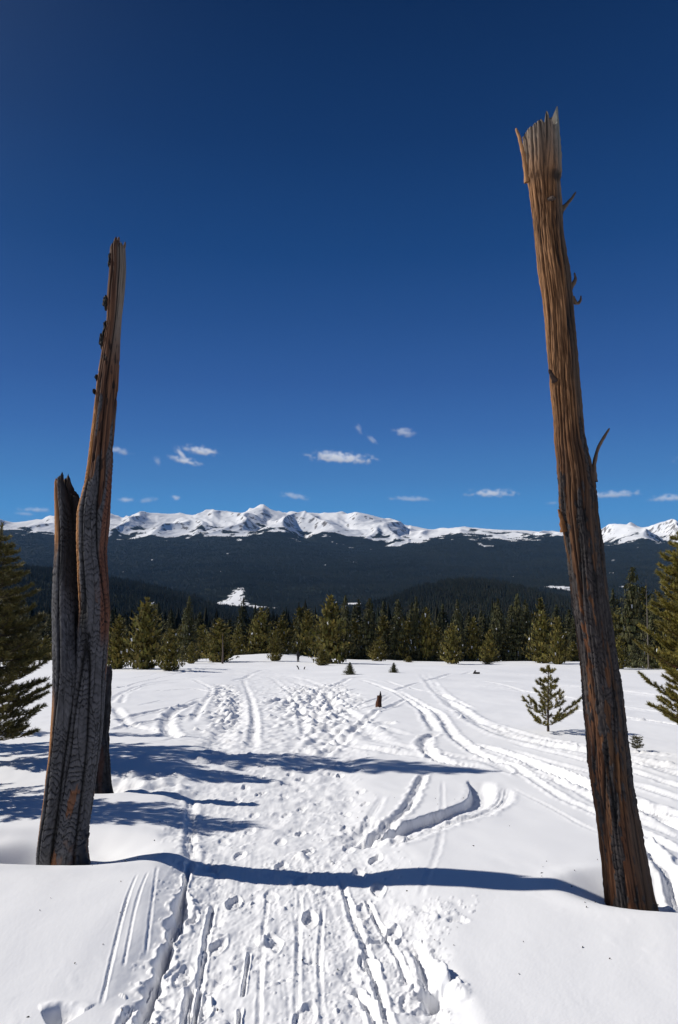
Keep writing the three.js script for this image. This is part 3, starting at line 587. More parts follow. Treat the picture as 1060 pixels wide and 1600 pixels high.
// left-hand twin snag
{
  const t = thing('burnt_snag', 'blackened twin trunk with one tall and one short stem at the left of the track', 'dead tree', null);
  const tall = [[373, 178, 192], [385, 173, 196], [420, 172.5, 197], [460, 169, 194], [500, 168, 190], [550, 160, 187], [600, 152, 184], [650, 147, 181], [700, 141, 177], [750, 134, 175], [800, 123, 171], [860, 121, 165], [900, 122, 167], [950, 124, 170], [1000, 122, 169], [1040, 119, 166], [1100, 112, 163], [1150, 107, 159], [1200, 100, 152], [1250, 92, 144], [1300, 84, 137], [1330, 78, 135], [1360, 74, 139], [1390, 70, 148], [1450, 62, 160]];
  const lookT = (arc, y, th, py, rad) => {
    const side = Math.cos(th), front = Math.sin(th), [f1, f2] = fissures(arc, y, 301, .8), fine = perlin(arc * 150, y * 5, 305), grain = perlin(arc * 75, y * 1.7, 306), low = fbm(arc * 4.5, y * 1.0, 3, 307);
    const burnt = sst(-.06, .06, clamp(sst(570, 760, py + low * 110)) * 1.6 - .8 + .8 * perlin(arc * 13, y * 1.4, 317) + .3 * perlin(arc * 34, y * 6, 318)), [al, big] = alligator(arc, y, 309);
    let c = mixc([.050, .022, .014], [.17, .082, .042], clamp(.42 + grain * .8 + fine * .5));
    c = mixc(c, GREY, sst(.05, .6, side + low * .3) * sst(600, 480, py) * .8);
    const spots = sst(.28, .5, perlin(arc * 17, y * 9, 311) + .25 * perlin(arc * 40, y * 22, 312)) * sst(430, 560, py);
    c = mixc(c, BLACK, spots * .8 * (1 - burnt));
    c = mixc(c, mixc(CHAR, CHARG, .25 + big * .75), burnt);
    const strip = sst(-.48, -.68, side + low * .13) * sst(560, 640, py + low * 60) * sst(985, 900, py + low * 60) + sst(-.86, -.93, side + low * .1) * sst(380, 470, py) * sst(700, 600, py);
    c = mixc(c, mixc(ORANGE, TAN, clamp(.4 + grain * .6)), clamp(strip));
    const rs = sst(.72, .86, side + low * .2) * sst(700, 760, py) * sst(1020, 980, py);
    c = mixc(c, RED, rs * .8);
    const crack = clamp(Math.max(f1 * 1.2, f2 * (.75 - .5 * burnt)));
    c = mixc(c, BLACK, clamp(crack * .95 + (1 - al) * burnt * 1.1 * (1 - strip)));
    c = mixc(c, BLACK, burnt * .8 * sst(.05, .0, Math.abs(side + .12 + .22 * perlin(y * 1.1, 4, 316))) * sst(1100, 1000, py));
    if (py > 1300) c = mixc(c, BROWN, sst(1310, 1350, py + low * 60) * .35 * sst(.2, .5, perlin(arc * 20, y * 8, 313) + .3));
    c = mixc(c, mixc(RED, BROWN, .5 + .5 * grain), .75 * sst(.38, .46, perlin(arc * 11 + .3 * perlin(arc * 40, y * 12, 319), y * 1.9, 320)) * sst(900, 1000, py));
    const d = -f1 * .024 - f2 * (.008 - .006 * burnt) + fine * .0022 + grain * .003 + low * .009 + burnt * (al - .8) * .009 - spots * .006 * (1 - burnt);
    return [d * clamp(rad / .11, .5, 1), c];
  };
  const topT = curve([[-1, 392], [-.6, 386], [-.25, 376], [0, 373], [.2, 378], [.42, 388], [.6, 386], [.75, 382], [1, 388]]);
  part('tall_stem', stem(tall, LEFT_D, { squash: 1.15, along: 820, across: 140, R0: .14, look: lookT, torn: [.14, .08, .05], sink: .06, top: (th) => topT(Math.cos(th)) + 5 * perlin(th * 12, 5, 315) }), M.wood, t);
  const short = [[740, 93, 112], [750, 87, 112], [775, 87, 122], [800, 87.5, 126], [860, 88.5, 128], [900, 86, 130], [950, 85, 132], [1000, 85, 134], [1050, 85.5, 136], [1100, 84, 130], [1150, 81, 124], [1200, 76, 118], [1250, 70.5, 112], [1300, 63, 106], [1330, 59.5, 104], [1360, 59, 104], [1390, 57, 106], [1450, 52, 110]];
  const lookS = (arc, y, th, py, rad) => {
    const side = Math.cos(th), [f1, f2] = fissures(arc, y, 401, .8), fine = perlin(arc * 150, y * 5, 405), grain = perlin(arc * 75, y * 1.7, 406), low = fbm(arc * 4.5, y * 1.0, 3, 407), [al, big] = alligator(arc, y + .013, 409);
    const black = sst(.55, -.1, perlin(arc * 8, y * .8, 411) + .5 * sst(900, 800, py) - .1);
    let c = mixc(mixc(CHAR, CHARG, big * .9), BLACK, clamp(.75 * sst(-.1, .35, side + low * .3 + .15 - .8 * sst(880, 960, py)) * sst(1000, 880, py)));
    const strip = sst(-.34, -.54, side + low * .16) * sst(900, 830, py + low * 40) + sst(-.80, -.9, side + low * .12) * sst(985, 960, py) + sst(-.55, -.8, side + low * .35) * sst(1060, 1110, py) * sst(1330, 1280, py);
    c = mixc(c, mixc(ORANGE, TAN, clamp(.35 + grain * .6)), clamp(strip * (.85 + .4 * low)));
    c = mixc(c, BLACK, clamp(Math.max(f1 * 1.2, f2 * .3) * .95 + (1 - al) * 1.1 * (1 - clamp(strip))));
    const rot = sst(1240, 1270, py) * sst(1345, 1320, py) * sst(.2, .45, side) ; c = mixc(c, BLACK, rot * .6);
    const d = -f1 * .024 - f2 * .003 + fine * .002 + grain * .003 + low * .008 + (al - .8) * .009 * (1 - clamp(strip) * .7);
    return [d * clamp(rad / .11, .5, 1), c];
  };
  const topS = curve([[-1, 752], [-.6, 750], [-.2, 745], [.0, 739], [.25, 742], [.45, 756], [.7, 770], [1, 780]]);
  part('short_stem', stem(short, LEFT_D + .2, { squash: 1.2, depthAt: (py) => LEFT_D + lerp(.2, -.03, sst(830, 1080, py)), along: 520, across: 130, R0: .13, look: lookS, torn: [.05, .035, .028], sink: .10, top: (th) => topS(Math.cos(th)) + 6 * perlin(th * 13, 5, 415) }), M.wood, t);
  // bark still clinging to the tall stem
  const flake = (px, py, w, h, seed) => {
    const c = at(px, py, LEFT_D - .02), g = new THREE.IcosahedronGeometry(1, 4), p = g.attributes.position, k = metres(py, LEFT_D), colr = [];
    for (let i = 0; i < p.count; i++) { const x = p.getX(i), y = p.getY(i), z = p.getZ(i), n = 1 + .35 * perlin(x * 2.2 + seed, y * 2.6 + z, 501) + .18 * perlin(x * 6 + z * 3, y * 7 + seed, 502); p.setXYZ(i, c.x + x * w * k * n, c.y + y * h * k * n, c.z + z * .045 * n); const v = .018 + .014 * Math.abs(perlin(x * 5, y * 9, seed)); colr.push(v, v * .9, v * .8); }
    g.setAttribute('color', new THREE.Float32BufferAttribute(colr, 3)); g.computeVertexNormals(); part('bark_flake', g, M.wood, t);
  };
  flake(167, 473, 5.5, 12, 1); flake(161, 532, 5, 14, 2); flake(166, 512, 3.5, 10, 3); flake(174, 408, 4, 14, 4); flake(152, 590, 2.5, 5, 5); flake(148, 612, 2, 4, 6);
  branch(t, [[183, 392, .02], [186, 381, .02], [187, 372, .02]], LEFT_D, [9, 6, 2.5], [.13, .08, .06], 'splinter');
  branch(t, [[192, 392, .0], [195, 384, .0], [196, 378, .0]], LEFT_D, [6, 4, 2], [.15, .10, .07], 'splinter');
  branch(t, [[128, 1290, .05], [138, 1305, .05], [143, 1298, .04]], LEFT_D, [12, 8, 2], CHAR, 'branch_stub');
  branch(t, [[126, 1318, .05], [136, 1345, .06], [150, 1372, .06]], LEFT_D, [18, 14, 8], CHAR, 'root_flare');
}
// broken snag standing just behind the twin trunk
{
  const d = 8.75, t = thing('broken_snag', 'low charred stump standing right behind the twin trunk', 'stump');
  const rows = [[1042, 146, 172], [1050, 144, 174.5], [1080, 143, 174.5], [1110, 142, 172], [1150, 141, 169], [1180, 140, 170], [1205, 139, 172], [1230, 137, 175], [1260, 134, 180]];
  part('trunk', stem(rows, d, { along: 170, across: 90, R0: .13, torn: CHAR, sink: .06, top: (th) => 1044 + 4 * Math.cos(th) * -1 + 4 * perlin(th * 9, 3, 521), look: (arc, y, th, py, rad) => { const [f1, f2] = fissures(arc, y, 511), [al, big] = alligator(arc, y, 512); let c = mixc(BLACK, CHAR, big); c = mixc(c, RED, .25 * sst(.1, .5, perlin(arc * 9, y * 2, 514))); return [-f1 * .018 - f2 * .006 + (al - .7) * .012 + .02 * perlin(arc * 6, y * 5, 513), mixc(c, BLACK, f1)]; } }), M.wood, t);
}
// small snag out on the snow, with a pointed splinter
{
  const [x, d] = G(592, 1105), t = thing('small_stump', 'small reddish brown stump with a pointed splinter alone on the open snow', 'stump');
  const rows = [[1087, 590, 596.5], [1092, 588.8, 597], [1098, 587.8, 596.6], [1104, 587, 596.5], [1112, 586.5, 598]];
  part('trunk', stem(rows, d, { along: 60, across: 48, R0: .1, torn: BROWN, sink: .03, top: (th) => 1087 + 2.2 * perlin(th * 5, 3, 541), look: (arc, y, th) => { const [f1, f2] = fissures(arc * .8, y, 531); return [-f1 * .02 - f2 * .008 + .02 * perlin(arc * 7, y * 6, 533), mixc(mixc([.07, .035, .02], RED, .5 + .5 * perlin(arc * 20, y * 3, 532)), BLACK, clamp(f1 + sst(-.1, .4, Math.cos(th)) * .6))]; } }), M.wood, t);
  branch(t, [[595, 1090, 0], [594.8, 1084, 0], [594.6, 1079.8, 0]], d, [4, 2.6, .8], [.03, .028, .03], 'splinter');
}

// ------------------------------------------------------------------ conifers
const V = (x, y, z) => new THREE.Vector3(x, y, z);
function trunkGeo(h, r0, seed, colour = [.06, .042, .032], n = 7) {
  const b = new Buf(), nA = 7, R = rng(seed); let ox = 0, oz = 0;
  for (let j = 0; j <= n; j++) { const u = j / n, r = r0 * (1 - u * .93); for (let i = 0; i < nA; i++) { const a = i / nA * 6.283, v = .75 + R() * .5; b.v(ox + Math.cos(a) * r, h * u - .3 * (j === 0 ? 1 : 0), oz + Math.sin(a) * r, colour.map((c) => c * v)); } ox += (R() - .5) * r0 * .3; oz += (R() - .5) * r0 * .3; }
  for (let j = 0; j < n; j++) for (let i = 0; i < nA; i++) { const a = j * nA + i, c = j * nA + (i + 1) % nA; b.quad(a, a + nA, c + nA, c); }
  return b.geo();
}
// A tree of the wood, one metre tall and about one metre wide at its widest: boughs in whorls, each bough a fan of leaf-sized faces.
function woodTree(kind, seed) {
  const R = rng(seed), b = new Buf(), pine = kind === 'pine', levels = pine ? 19 : 27, tint = pine ? [.140, .118, .026] : [.066, .066, .025];
  for (let l = 0; l < levels; l++) {
    const f = (l + R() * .8) / levels, h = lerp(pine ? .03 : .02, .985, Math.pow(f, .92));
    let env = pine ? Math.pow(1 - h, .58) * sst(-.2, .10, h) : Math.pow(1 - h, .85) * 1.0 + .03;
    const n = Math.round((pine ? 9 : 10) * (.5 + .5 * (1 - f))) + 1, off = R() * 6.283;
    for (let k = 0; k < n; k++) {
      const a = off + (k + (R() - .5) * .7) / n * 6.283, len = .5 * env * (.5 + R() * .68), up = pine ? .42 + R() * .25 : -.18 + h * .45 + (R() - .5) * .2, v0 = .65 + R() * .7;
      const ca = Math.cos(a), sa = Math.sin(a), m = Math.max(3, Math.round(len * (pine ? 44 : 46)));
      for (let s = 0; s < m; s++) {
        const u = (s + .3 + R() * .7) / m, rr = len * u, y = h + (pine ? len * (u * u * up - .06) : len * u * up * .55 - len * .18 * u * (1 - u)) * .62;
        const spread = (1 - u * .55) * len * .34, w = (R() - .5) * 2 * spread, cx = ca * rr - sa * w, cz = sa * rr + ca * w, cy = y + (R() - .5) * .014;
        const size = (pine ? .044 : .037) * (.7 + R() * .7), da = a + (R() - .5) * 1.7, dx = Math.cos(da) * size, dz = Math.sin(da) * size, dy = size * (pine ? .1 + R() * .9 : -.75 + R() * .8);
        const px = -Math.sin(da) * size * .5, pz = Math.cos(da) * size * .5, tw = (R() - .5) * size * .5, v = v0 * (.75 + R() * .5), c = R() < .008 ? [.7, .71, .73] : [tint[0] * v * (.85 + R() * .3), tint[1] * v, tint[2] * v * (.8 + R() * .4)];
        if (R() < .5) {                                                // sprays that hang and face outwards
          const oa = a + (R() - .5) * 1.4, tx = -Math.sin(oa) * size * .5, tz = Math.cos(oa) * size * .5, hy = size * (.55 + R() * .4), o = (R() - .5) * size * .6, ox = Math.cos(oa) * o, oz = Math.sin(oa) * o;
          b.quad(b.v(cx + tx, cy + hy * .5, cz + tz, c), b.v(cx - tx, cy + hy * .4, cz - tz, c), b.v(cx - tx * .4 + ox, cy - hy, cz - tz * .4 + oz, c), b.v(cx + tx * .5 + ox, cy - hy * .8, cz + tz * .5 + oz, c));
          continue;
        }
        const i0 = b.v(cx - dx * .4 + px, cy - dy * .4 + tw, cz - dz * .4 + pz, c), i1 = b.v(cx - dx * .4 - px, cy - dy * .4 - tw, cz - dz * .4 - pz, c), i2 = b.v(cx + dx - px * .3, cy + dy, cz + dz - pz * .3, c), i3 = b.v(cx + dx + px * .3, cy + dy, cz + dz + pz * .3, c);
        b.quad(i0, i1, i2, i3);
      }
    }
  }
  const root = new THREE.Group();
  const cr = new THREE.Mesh(b.geo(false), M.needle); cr.name = 'crown';
  const tr = new THREE.Mesh(trunkGeo(.96, pine ? .020 : .017, seed + 1), M.bark); tr.name = 'trunk';
  root.add(cr, tr); return root;
}
const protos = { spruce: [1, 2, 3, 4].map((s) => woodTree('spruce', 600 + s)), pine: [1, 2, 3, 4].map((s) => woodTree('pine', 700 + s)) };
console.log('wood tree triangles', protos.spruce[0].children[0].geometry.index.count / 3, protos.pine[0].children[0].geometry.index.count / 3);
let turnN = 0;
function plant(kind, name, px, baseY, topY, wPx, label, group, depth) {
  const R = rng(9000 + turnN * 13), proto = protos[kind][turnN++ % 4];
  let x, d; if (depth) { d = depth; x = (px - 530) / F * d; } else [x, d] = G(px, baseY);
  const gy = d < 160 ? snowH(x, d) : terrainY(x, d), top = at(px, topY, d).y, h = Math.max(.3, top - gy), w = wPx * metres(topY, d) * 1.25;
  const o = proto.clone(); o.name = numbered(name); scene.add(o);
  o.position.set(x, gy - .02 * h, -d); o.scale.set(w, h * 1.02, w); o.rotation.set((R() - .5) * .07, R() * 6.283, (R() - .5) * .07);
  return tag(o, label, kind === 'pine' ? 'pine tree' : 'spruce tree', group);
}
const front = [
  ['pine', 225, 1046, 934, 70, 'large pointed olive pine just right of the twin trunk'],
  ['pine', 265, 1048, 981, 44, 'round bushy pine alone in front of the wood, right of the pointed olive pine'],
  ['pine', 183, 1045, 962, 50, 'dark pine half hidden by the right edge of the twin trunk'],
  ['spruce', 294, 1034, 931, 36, 'tall dark spruce behind the gap right of the round pine'],
  ['pine', 299, 1037, 1003, 20, 'little snow dusted pine between the round pine and the grey dead post'],
  ['pine', 317, 1029, 975, 34, 'medium pine standing left of the grey dead post'],
  ['pine', 343, 1034, 967, 58, 'broad olive pine right behind the grey dead post'],
  ['pine', 371, 1021, 976, 24, 'slim pine right of the broad pine with the dead post'],
  ['pine', 408, 1032, 950, 48, 'broad pine right of the snowy gap in the wood'],
  ['pine', 431, 1036, 983, 26, 'smaller pine leaning against the broad pine beside the snowy gap'],
  ['pine', 480, 1025, 952, 46, 'wide pine behind the dark standing person'],
  ['pine', 518, 1037, 930, 66, 'tallest broad pine in the middle of the wood, sunlit on its left'],
  ['pine', 504, 1040, 1014, 26, 'low bush of a pine at the foot of the tallest broad pine'],
  ['spruce', 541, 1029, 930, 30, 'dark spruce touching the right side of the tallest broad pine'],
  ['spruce', 576, 1021, 932, 42, 'wide dark spruce behind the small round pine at mid wood'],
  ['pine', 591, 1033, 996, 34, 'small rounded pine on the snow edge right of the middle pine'],
  ['spruce', 547, 1054, 1034, 20, 'knee high spruce out on the snow, leftmost of the two tiny trees'],
  ['pine', 551, 1031, 1020, 16, 'snow dusted seedling beside the foot of the tallest broad pine'],
  ['spruce', 616, 1051, 1035, 15, 'tiny spruce out on the snow, rightmost of the two tiny trees'],
  ['pine', 639, 1036, 1025, 15, 'small bush at the edge of the snow below the straight dark spruces'],
  ['spruce', 624, 1025, 934, 42, 'grey green spruce with a narrow top right of the small rounded pine'],
  ['pine', 629, 1026, 964, 30, 'narrow olive pine in front of the grey green spruce'],
  ['spruce', 652, 1026, 929, 30, 'thin pointed dark spruce left of a lighter olive one'],
  ['pine', 667, 1026, 950, 40, 'light olive narrow pine in the straight front of the wood'],
  ['pine', 707, 1037, 974, 42, 'bushy pine with bare lower stem standing out from the wood onto the snow'],
  ['spruce', 715, 1028, 936, 30, 'dark spruce rising right behind the bushy outstanding pine'],
  ['pine', 742, 1033, 965, 30, 'short olive pine in the shade row right of the bushy pine'],
  ['pine', 765, 1035, 984, 30, 'small sunlit pine with a low skirt at the snow edge'],
  ['pine', 762, 1038, 1022, 18, 'low dark bush at the foot of the small sunlit pine'],
  ['spruce', 779, 1030, 935, 38, 'dark spruce left of the pair with touching tops'],
  ['spruce', 810, 1032, 924, 42, 'tallest dark spruce left of the leaning trunk'],
  ['spruce', 828, 1033, 943, 34, 'reddish topped dark spruce left of the leaning trunk'],
  ['pine', 848, 1036, 955, 52, 'pale olive broad pine right above the young pine on the snow'],
  ['pine', 872, 1038, 963, 34, 'pale olive pine touching the left edge of the leaning trunk'],
  ['spruce', 990, 1042, 881, 60, 'tall wide dark spruce right of the leaning trunk'],
  ['spruce', 953, 1042, 914, 36, 'dark spruce directly right of the leaning trunk'],
  ['pine', 968, 1045, 993, 30, 'olive young pine low beside the leaning trunk'],
  ['spruce', 1022, 1044, 928, 46, 'blue grey spruce between the tall wide spruce and the right edge pine'],
  ['pine', 1044, 1046, 960, 40, 'olive tree behind the right edge pine'],
  ['spruce', 992, 1044, 1000, 26, 'small dark spruce in front of the tall wide spruce'],
];
for (const [kind, px, by, ty, w, label] of front) plant(kind, kind === 'pine' ? 'pine_tree' : 'spruce_tree', px, by, ty, w, label);
{
  const R = rng(31), topLine = curve([[-80, 935], [60, 950], [110, 950], [185, 948], [240, 940], [300, 936], [322, 962], [345, 962], [368, 955], [380, 930], [392, 946], [420, 945], [436, 930], [480, 944], [540, 932], [580, 934], [620, 936], [660, 940], [700, 944], [750, 942], [805, 928], [850, 934], [880, 948], [930, 926], [960, 916], [990, 905], [1030, 924], [1140, 920]]);
  for (let row = 0; row < 3; row++) for (let px = -70; px < 1130; px += 17 + R() * 10) {
    const d = [158, 190, 235][row] + R() * 22, kind = R() < (row ? .12 : .28) ? 'pine' : 'spruce', y = topLine(px) + [26, 12, 0][row] + R() * R() * 26;
    plant(kind, kind === 'pine' ? 'pine_tree' : 'spruce_tree', px, 0, y, kind === 'pine' ? 32 + R() * 12 : 24 + R() * 12, kind === 'pine' ? 'olive pine inside the dense wood behind the front trees' : 'dark spruce inside the dense wood behind the front trees', kind === 'pine' ? 'pines inside the wood' : 'spruces inside the wood', d);
  }
  for (let px = -66; px < 1130; px += 13 + R() * 9) {
    const kind = R() < .5 ? 'pine' : 'spruce', d = 150 + R() * 8;
    if ((px > 364 && px < 402) || (px > 446 && px < 468)) continue;
    plant(kind, kind === 'pine' ? 'pine_tree' : 'spruce_tree', px, 0, 985 + R() * 22 + (px > 360 && px < 400 ? 14 : 0), 26 + R() * 14, kind === 'pine' ? 'low olive pine closing the foot of the dense wood' : 'low dark spruce closing the foot of the dense wood', kind === 'pine' ? 'low pines at the foot of the wood' : 'low spruces at the foot of the wood', d);
  }
}
// dead grey post before the broad pine, thin dead spars
function spar(px, by, ty, w, label, colour, name = 'dead_post') {
  const [x, d] = G(px, by), t = thing(name, label, 'dead tree'), gy = snowH(x, d), h = at(px, ty, d).y - gy, g = trunkGeo(h, w * .5 * metres(by, d), px, colour, 9);
  part('trunk', g, M.bark, t); t.position.set(x, gy, -d); return { t, h, d };
}
spar(348, 1037, 988, 3.4, 'grey bare dead post in front of the broad olive pine', [.12, .09, .075]);
spar(1014, 1045, 905, 2.6, 'thin bare grey spar between the two spruces right of the leaning trunk', [.14, .12, .10]);

// Pine seen close: whorled limbs, side twigs and tufts of needles.
function nearPine(h, wide, seed, o = {}) {
  const R = rng(seed), wood = new Buf(), leaf = new Buf(), tint = o.tint ?? [.085, .085, .022], nl = o.needle ?? .055, nw = o.nw ?? .006, per = o.per ?? 26;
  const tube = (pts, r0, r1, c) => {
    const nA = 5; let s = -1;
    pts.forEach((p, j) => { const r = lerp(r0, r1, j / (pts.length - 1)), q = pts[Math.min(j + 1, pts.length - 1)].clone().sub(pts[Math.max(0, j - 1)]).normalize(), a = V(0, 1, 0).cross(q); if (a.lengthSq() < 1e-4) a.set(1, 0, 0); a.normalize(); const e = q.clone().cross(a), st = wood.p.length / 3; for (let i = 0; i < nA; i++) { const t = i / nA * 6.283, v = .7 + R() * .6; wood.v(p.x + (a.x * Math.cos(t) + e.x * Math.sin(t)) * r, p.y + (a.y * Math.cos(t) + e.y * Math.sin(t)) * r, p.z + (a.z * Math.cos(t) + e.z * Math.sin(t)) * r, c.map((k) => k * v)); } if (s >= 0) for (let i = 0; i < nA; i++) { const i2 = (i + 1) % nA; wood.quad(s + i, s + i2, st + i2, st + i); } s = st; });
  };
  const tuft = (a, b, dens, v) => {                                    // needles all round a shoot from a to b
    const q = b.clone().sub(a), L = q.length(); q.normalize(); const s = V(.3, 1, .2).cross(q).normalize(), e = q.clone().cross(s), n = Math.max(6, Math.round(dens * L / .12 * per));
    for (let i = 0; i < n; i++) {
      const u = R(), t = R() * 6.283, base = a.clone().addScaledVector(q, L * u), dir = s.clone().multiplyScalar(Math.cos(t)).addScaledVector(e, Math.sin(t)).multiplyScalar(.85).addScaledVector(q, .55 + u * .6).normalize(), l = nl * (.7 + R() * .55);
      const side = dir.clone().cross(V(R() - .5, R() - .5, R() - .5)).normalize().multiplyScalar(nw * .5), tip = base.clone().addScaledVector(dir, l), k = v * (.7 + R() * .6), c = [tint[0] * k * (.85 + R() * .35), tint[1] * k, tint[2] * k];
      leaf.tri(leaf.v(base.x + side.x, base.y + side.y, base.z + side.z, c), leaf.v(base.x - side.x, base.y - side.y, base.z - side.z, c), leaf.v(tip.x, tip.y, tip.z, c));
    }
  };
  const bark = o.bark ?? [.075, .055, .042], lean = (y) => V(Math.sin(y * 1.7 + seed) * .012 * h, y, Math.cos(y * 1.3 + seed) * .012 * h), tr = []; for (let i = 0; i <= 10; i++) tr.push(lean(h * i / 10 * .97 - (i ? 0 : .3)));
  const trunkStart = wood.p.length; tube(tr, h * (o.girth ?? .016), h * .003, bark);
  tuft(lean(h * .9), lean(h * 1.0), 1.6, 1.05);
  const levels = o.levels ?? Math.round(h * 5.2), lo = o.low ?? .1;
  for (let l = 0; l < levels; l++) {
    const f = (l + R() * .5) / levels, y = h * lerp(lo, .95, f), prof = (o.profile ?? ((q) => Math.pow(1 - q, .75) * sst(-.15, .2, q) + .06))(f), n = (o.whorl ?? 5) + (R() < .5 ? 1 : 0), off = R() * 6.283;
    for (let k = 0; k < n; k++) {
      const a = off + (k + (R() - .5) * .6) / n * 6.283, L = wide * prof * (.55 + R() * .62), bend = (R() - .5) * .5, dir = V(Math.cos(a), 0, Math.sin(a)), rise = (o.rise ?? .35) * (.7 + R() * .6), droop = (o.droop ?? .12) * (1 - f), b0 = lean(y), pts = [];
      for (let s = 0; s <= 5; s++) { const u = s / 5; pts.push(b0.clone().addScaledVector(dir, L * u).add(V(-dir.z * bend * L * u * u + (R() - .5) * L * .03, L * (rise * u * u - droop * u) + (R() - .5) * L * .04, dir.x * bend * L * u * u))); }
      tube(pts, Math.max(.004, L * .016), .003, bark);
      const v0 = .75 + R() * .5, nT = Math.max(3, Math.round(L / (o.gap ?? .075)));
      tuft(pts[4], pts[5].clone().addScaledVector(pts[5].clone().sub(pts[4]).normalize(), .05), 1.2, v0);
      for (let s = 0; s < nT; s++) {
        const u = lerp(o.bare ?? .22, .97, (s + R() * .6) / nT), i = Math.min(4, Math.floor(u * 5)), p = pts[i].clone().lerp(pts[i + 1], u * 5 - i), sd = s % 2 ? 1 : -1, tl = (.10 + L * .22 * (1 - u)) * (.6 + R() * .6), td = dir.clone().multiplyScalar(.75).add(V(-dir.z * sd * (.4 + R() * .7), .15 + rise * .7 + R() * .35, dir.x * sd * (.4 + R() * .7))).normalize(), e = p.clone().addScaledVector(td, tl);
        tube([p, e], .004, .002, bark); tuft(p.clone().lerp(e, .2), e, 1, v0 * (.85 + R() * .3));
      }
    }
  }
  return { leaf: leaf.geo(false), wood: wood.geo() };
}
function plantNear(name, x, d, h, wide, seed, label, o = {}, cat = 'pine tree') {
  const t = thing(name, label, cat), g = nearPine(h, wide, seed, o), y = snowH(x, d);
  part('crown', g.leaf, M.needleNear, t); part('trunk', g.wood, M.bark, t); t.position.set(x, y - .03, -d);
  console.log(name, 'needles', g.leaf.index.count / 3, 'wood', g.wood.index.count / 3, 'at', x.toFixed(2), d.toFixed(2), h.toFixed(2));
  return t;
}
const hTo = (px, top, x, d) => at(px, top, d).y - snowH(x, d);
{
  const [x1, d1] = G(858, 1143);
  plantNear('young_pine', x1, d1, hTo(858, 1038, x1, d1), .60, 11, 'young pine with upturned tufted branches on the snow left of the leaning trunk', { levels: 7, whorl: 4, rise: .62, droop: .08, needle: .066, nw: .014, per: 70, gap: .105, bare: .3, low: .08, profile: (q) => [.95, 1, .86, .5, .42, .34, .2, .1][Math.round(q * 7)] ?? .1, tint: [.185, .160, .036], girth: .022 });
  const d2 = 11.2, x2 = (1078 - 530) / F * d2, prof2 = curve([[0, .8], [.1, 1], [.35, .95], [.5, .76], [.7, .6], [.88, .38], [1, .06]]);
  plantNear('edge_pine', x2, d2, hTo(1076, 806, x2, d2), .78, 12, 'sunlit yellow green pine cut by the right edge of the picture', { tint: [.20, .168, .026], per: 85, nw: .010, needle: .060, low: .13, gap: .055, bark: [.10, .035, .022], rise: .46, profile: prof2, levels: 26, whorl: 6 });
  const d3 = 10.8, x3 = (2 - 530) / F * d3, prof3 = curve([[0, .6], [.12, .95], [.35, 1], [.52, .95], [.62, .7], [.75, .5], [.9, .25], [1, .06]]);
  plantNear('edge_pine', x3, d3, hTo(6, 815, x3, d3), .80, 13, 'dark shaded pine cut by the left edge of the picture', { tint: [.150, .130, .032], per: 64, nw: .010, needle: .060, low: .08, gap: .05, rise: .36, profile: prof3, levels: 26, whorl: 6 });
  const [x4, d4] = G(995, 1174);
  plantNear('seedling', x4, d4, hTo(995, 1147, x4, d4), .05, 14, 'tiny pine seedling poking out of the snow right of the leaning trunk', { levels: 5, whorl: 3, per: 46, needle: .028, nw: .007, gap: .06, tint: [.085, .08, .028], low: .15 });
  // pines just outside the frame whose shadows lie across the track
  plantNear('tall_pine', -8.1, 12.95, 9.0, 1.15, 15, 'tall pine left of the picture whose long shadow crosses the middle of the track', { tint: [.07, .07, .022], per: 30, nw: .030, needle: .10, levels: 36, gap: .10, profile: (q) => Math.pow(1 - q, .5) * .95 + .05 });
  plantNear('tall_pine', -5.6, 8.25, 4.0, 1.0, 16, 'short pine left of the picture whose shadow falls right of the twin trunk', { tint: [.07, .07, .022], per: 24, nw: .024, needle: .085, levels: 24, gap: .08, profile: (q) => Math.pow(1 - q, .6) + .03 });
  plantNear('tall_pine', -9.4, 15.6, 5.5, .7, 17, 'distant pine left of the picture whose thin shadow lies behind the twin trunk', { tint: [.07, .07, .022], per: 16, nw: .024, needle: .09, levels: 22, gap: .10 });
}

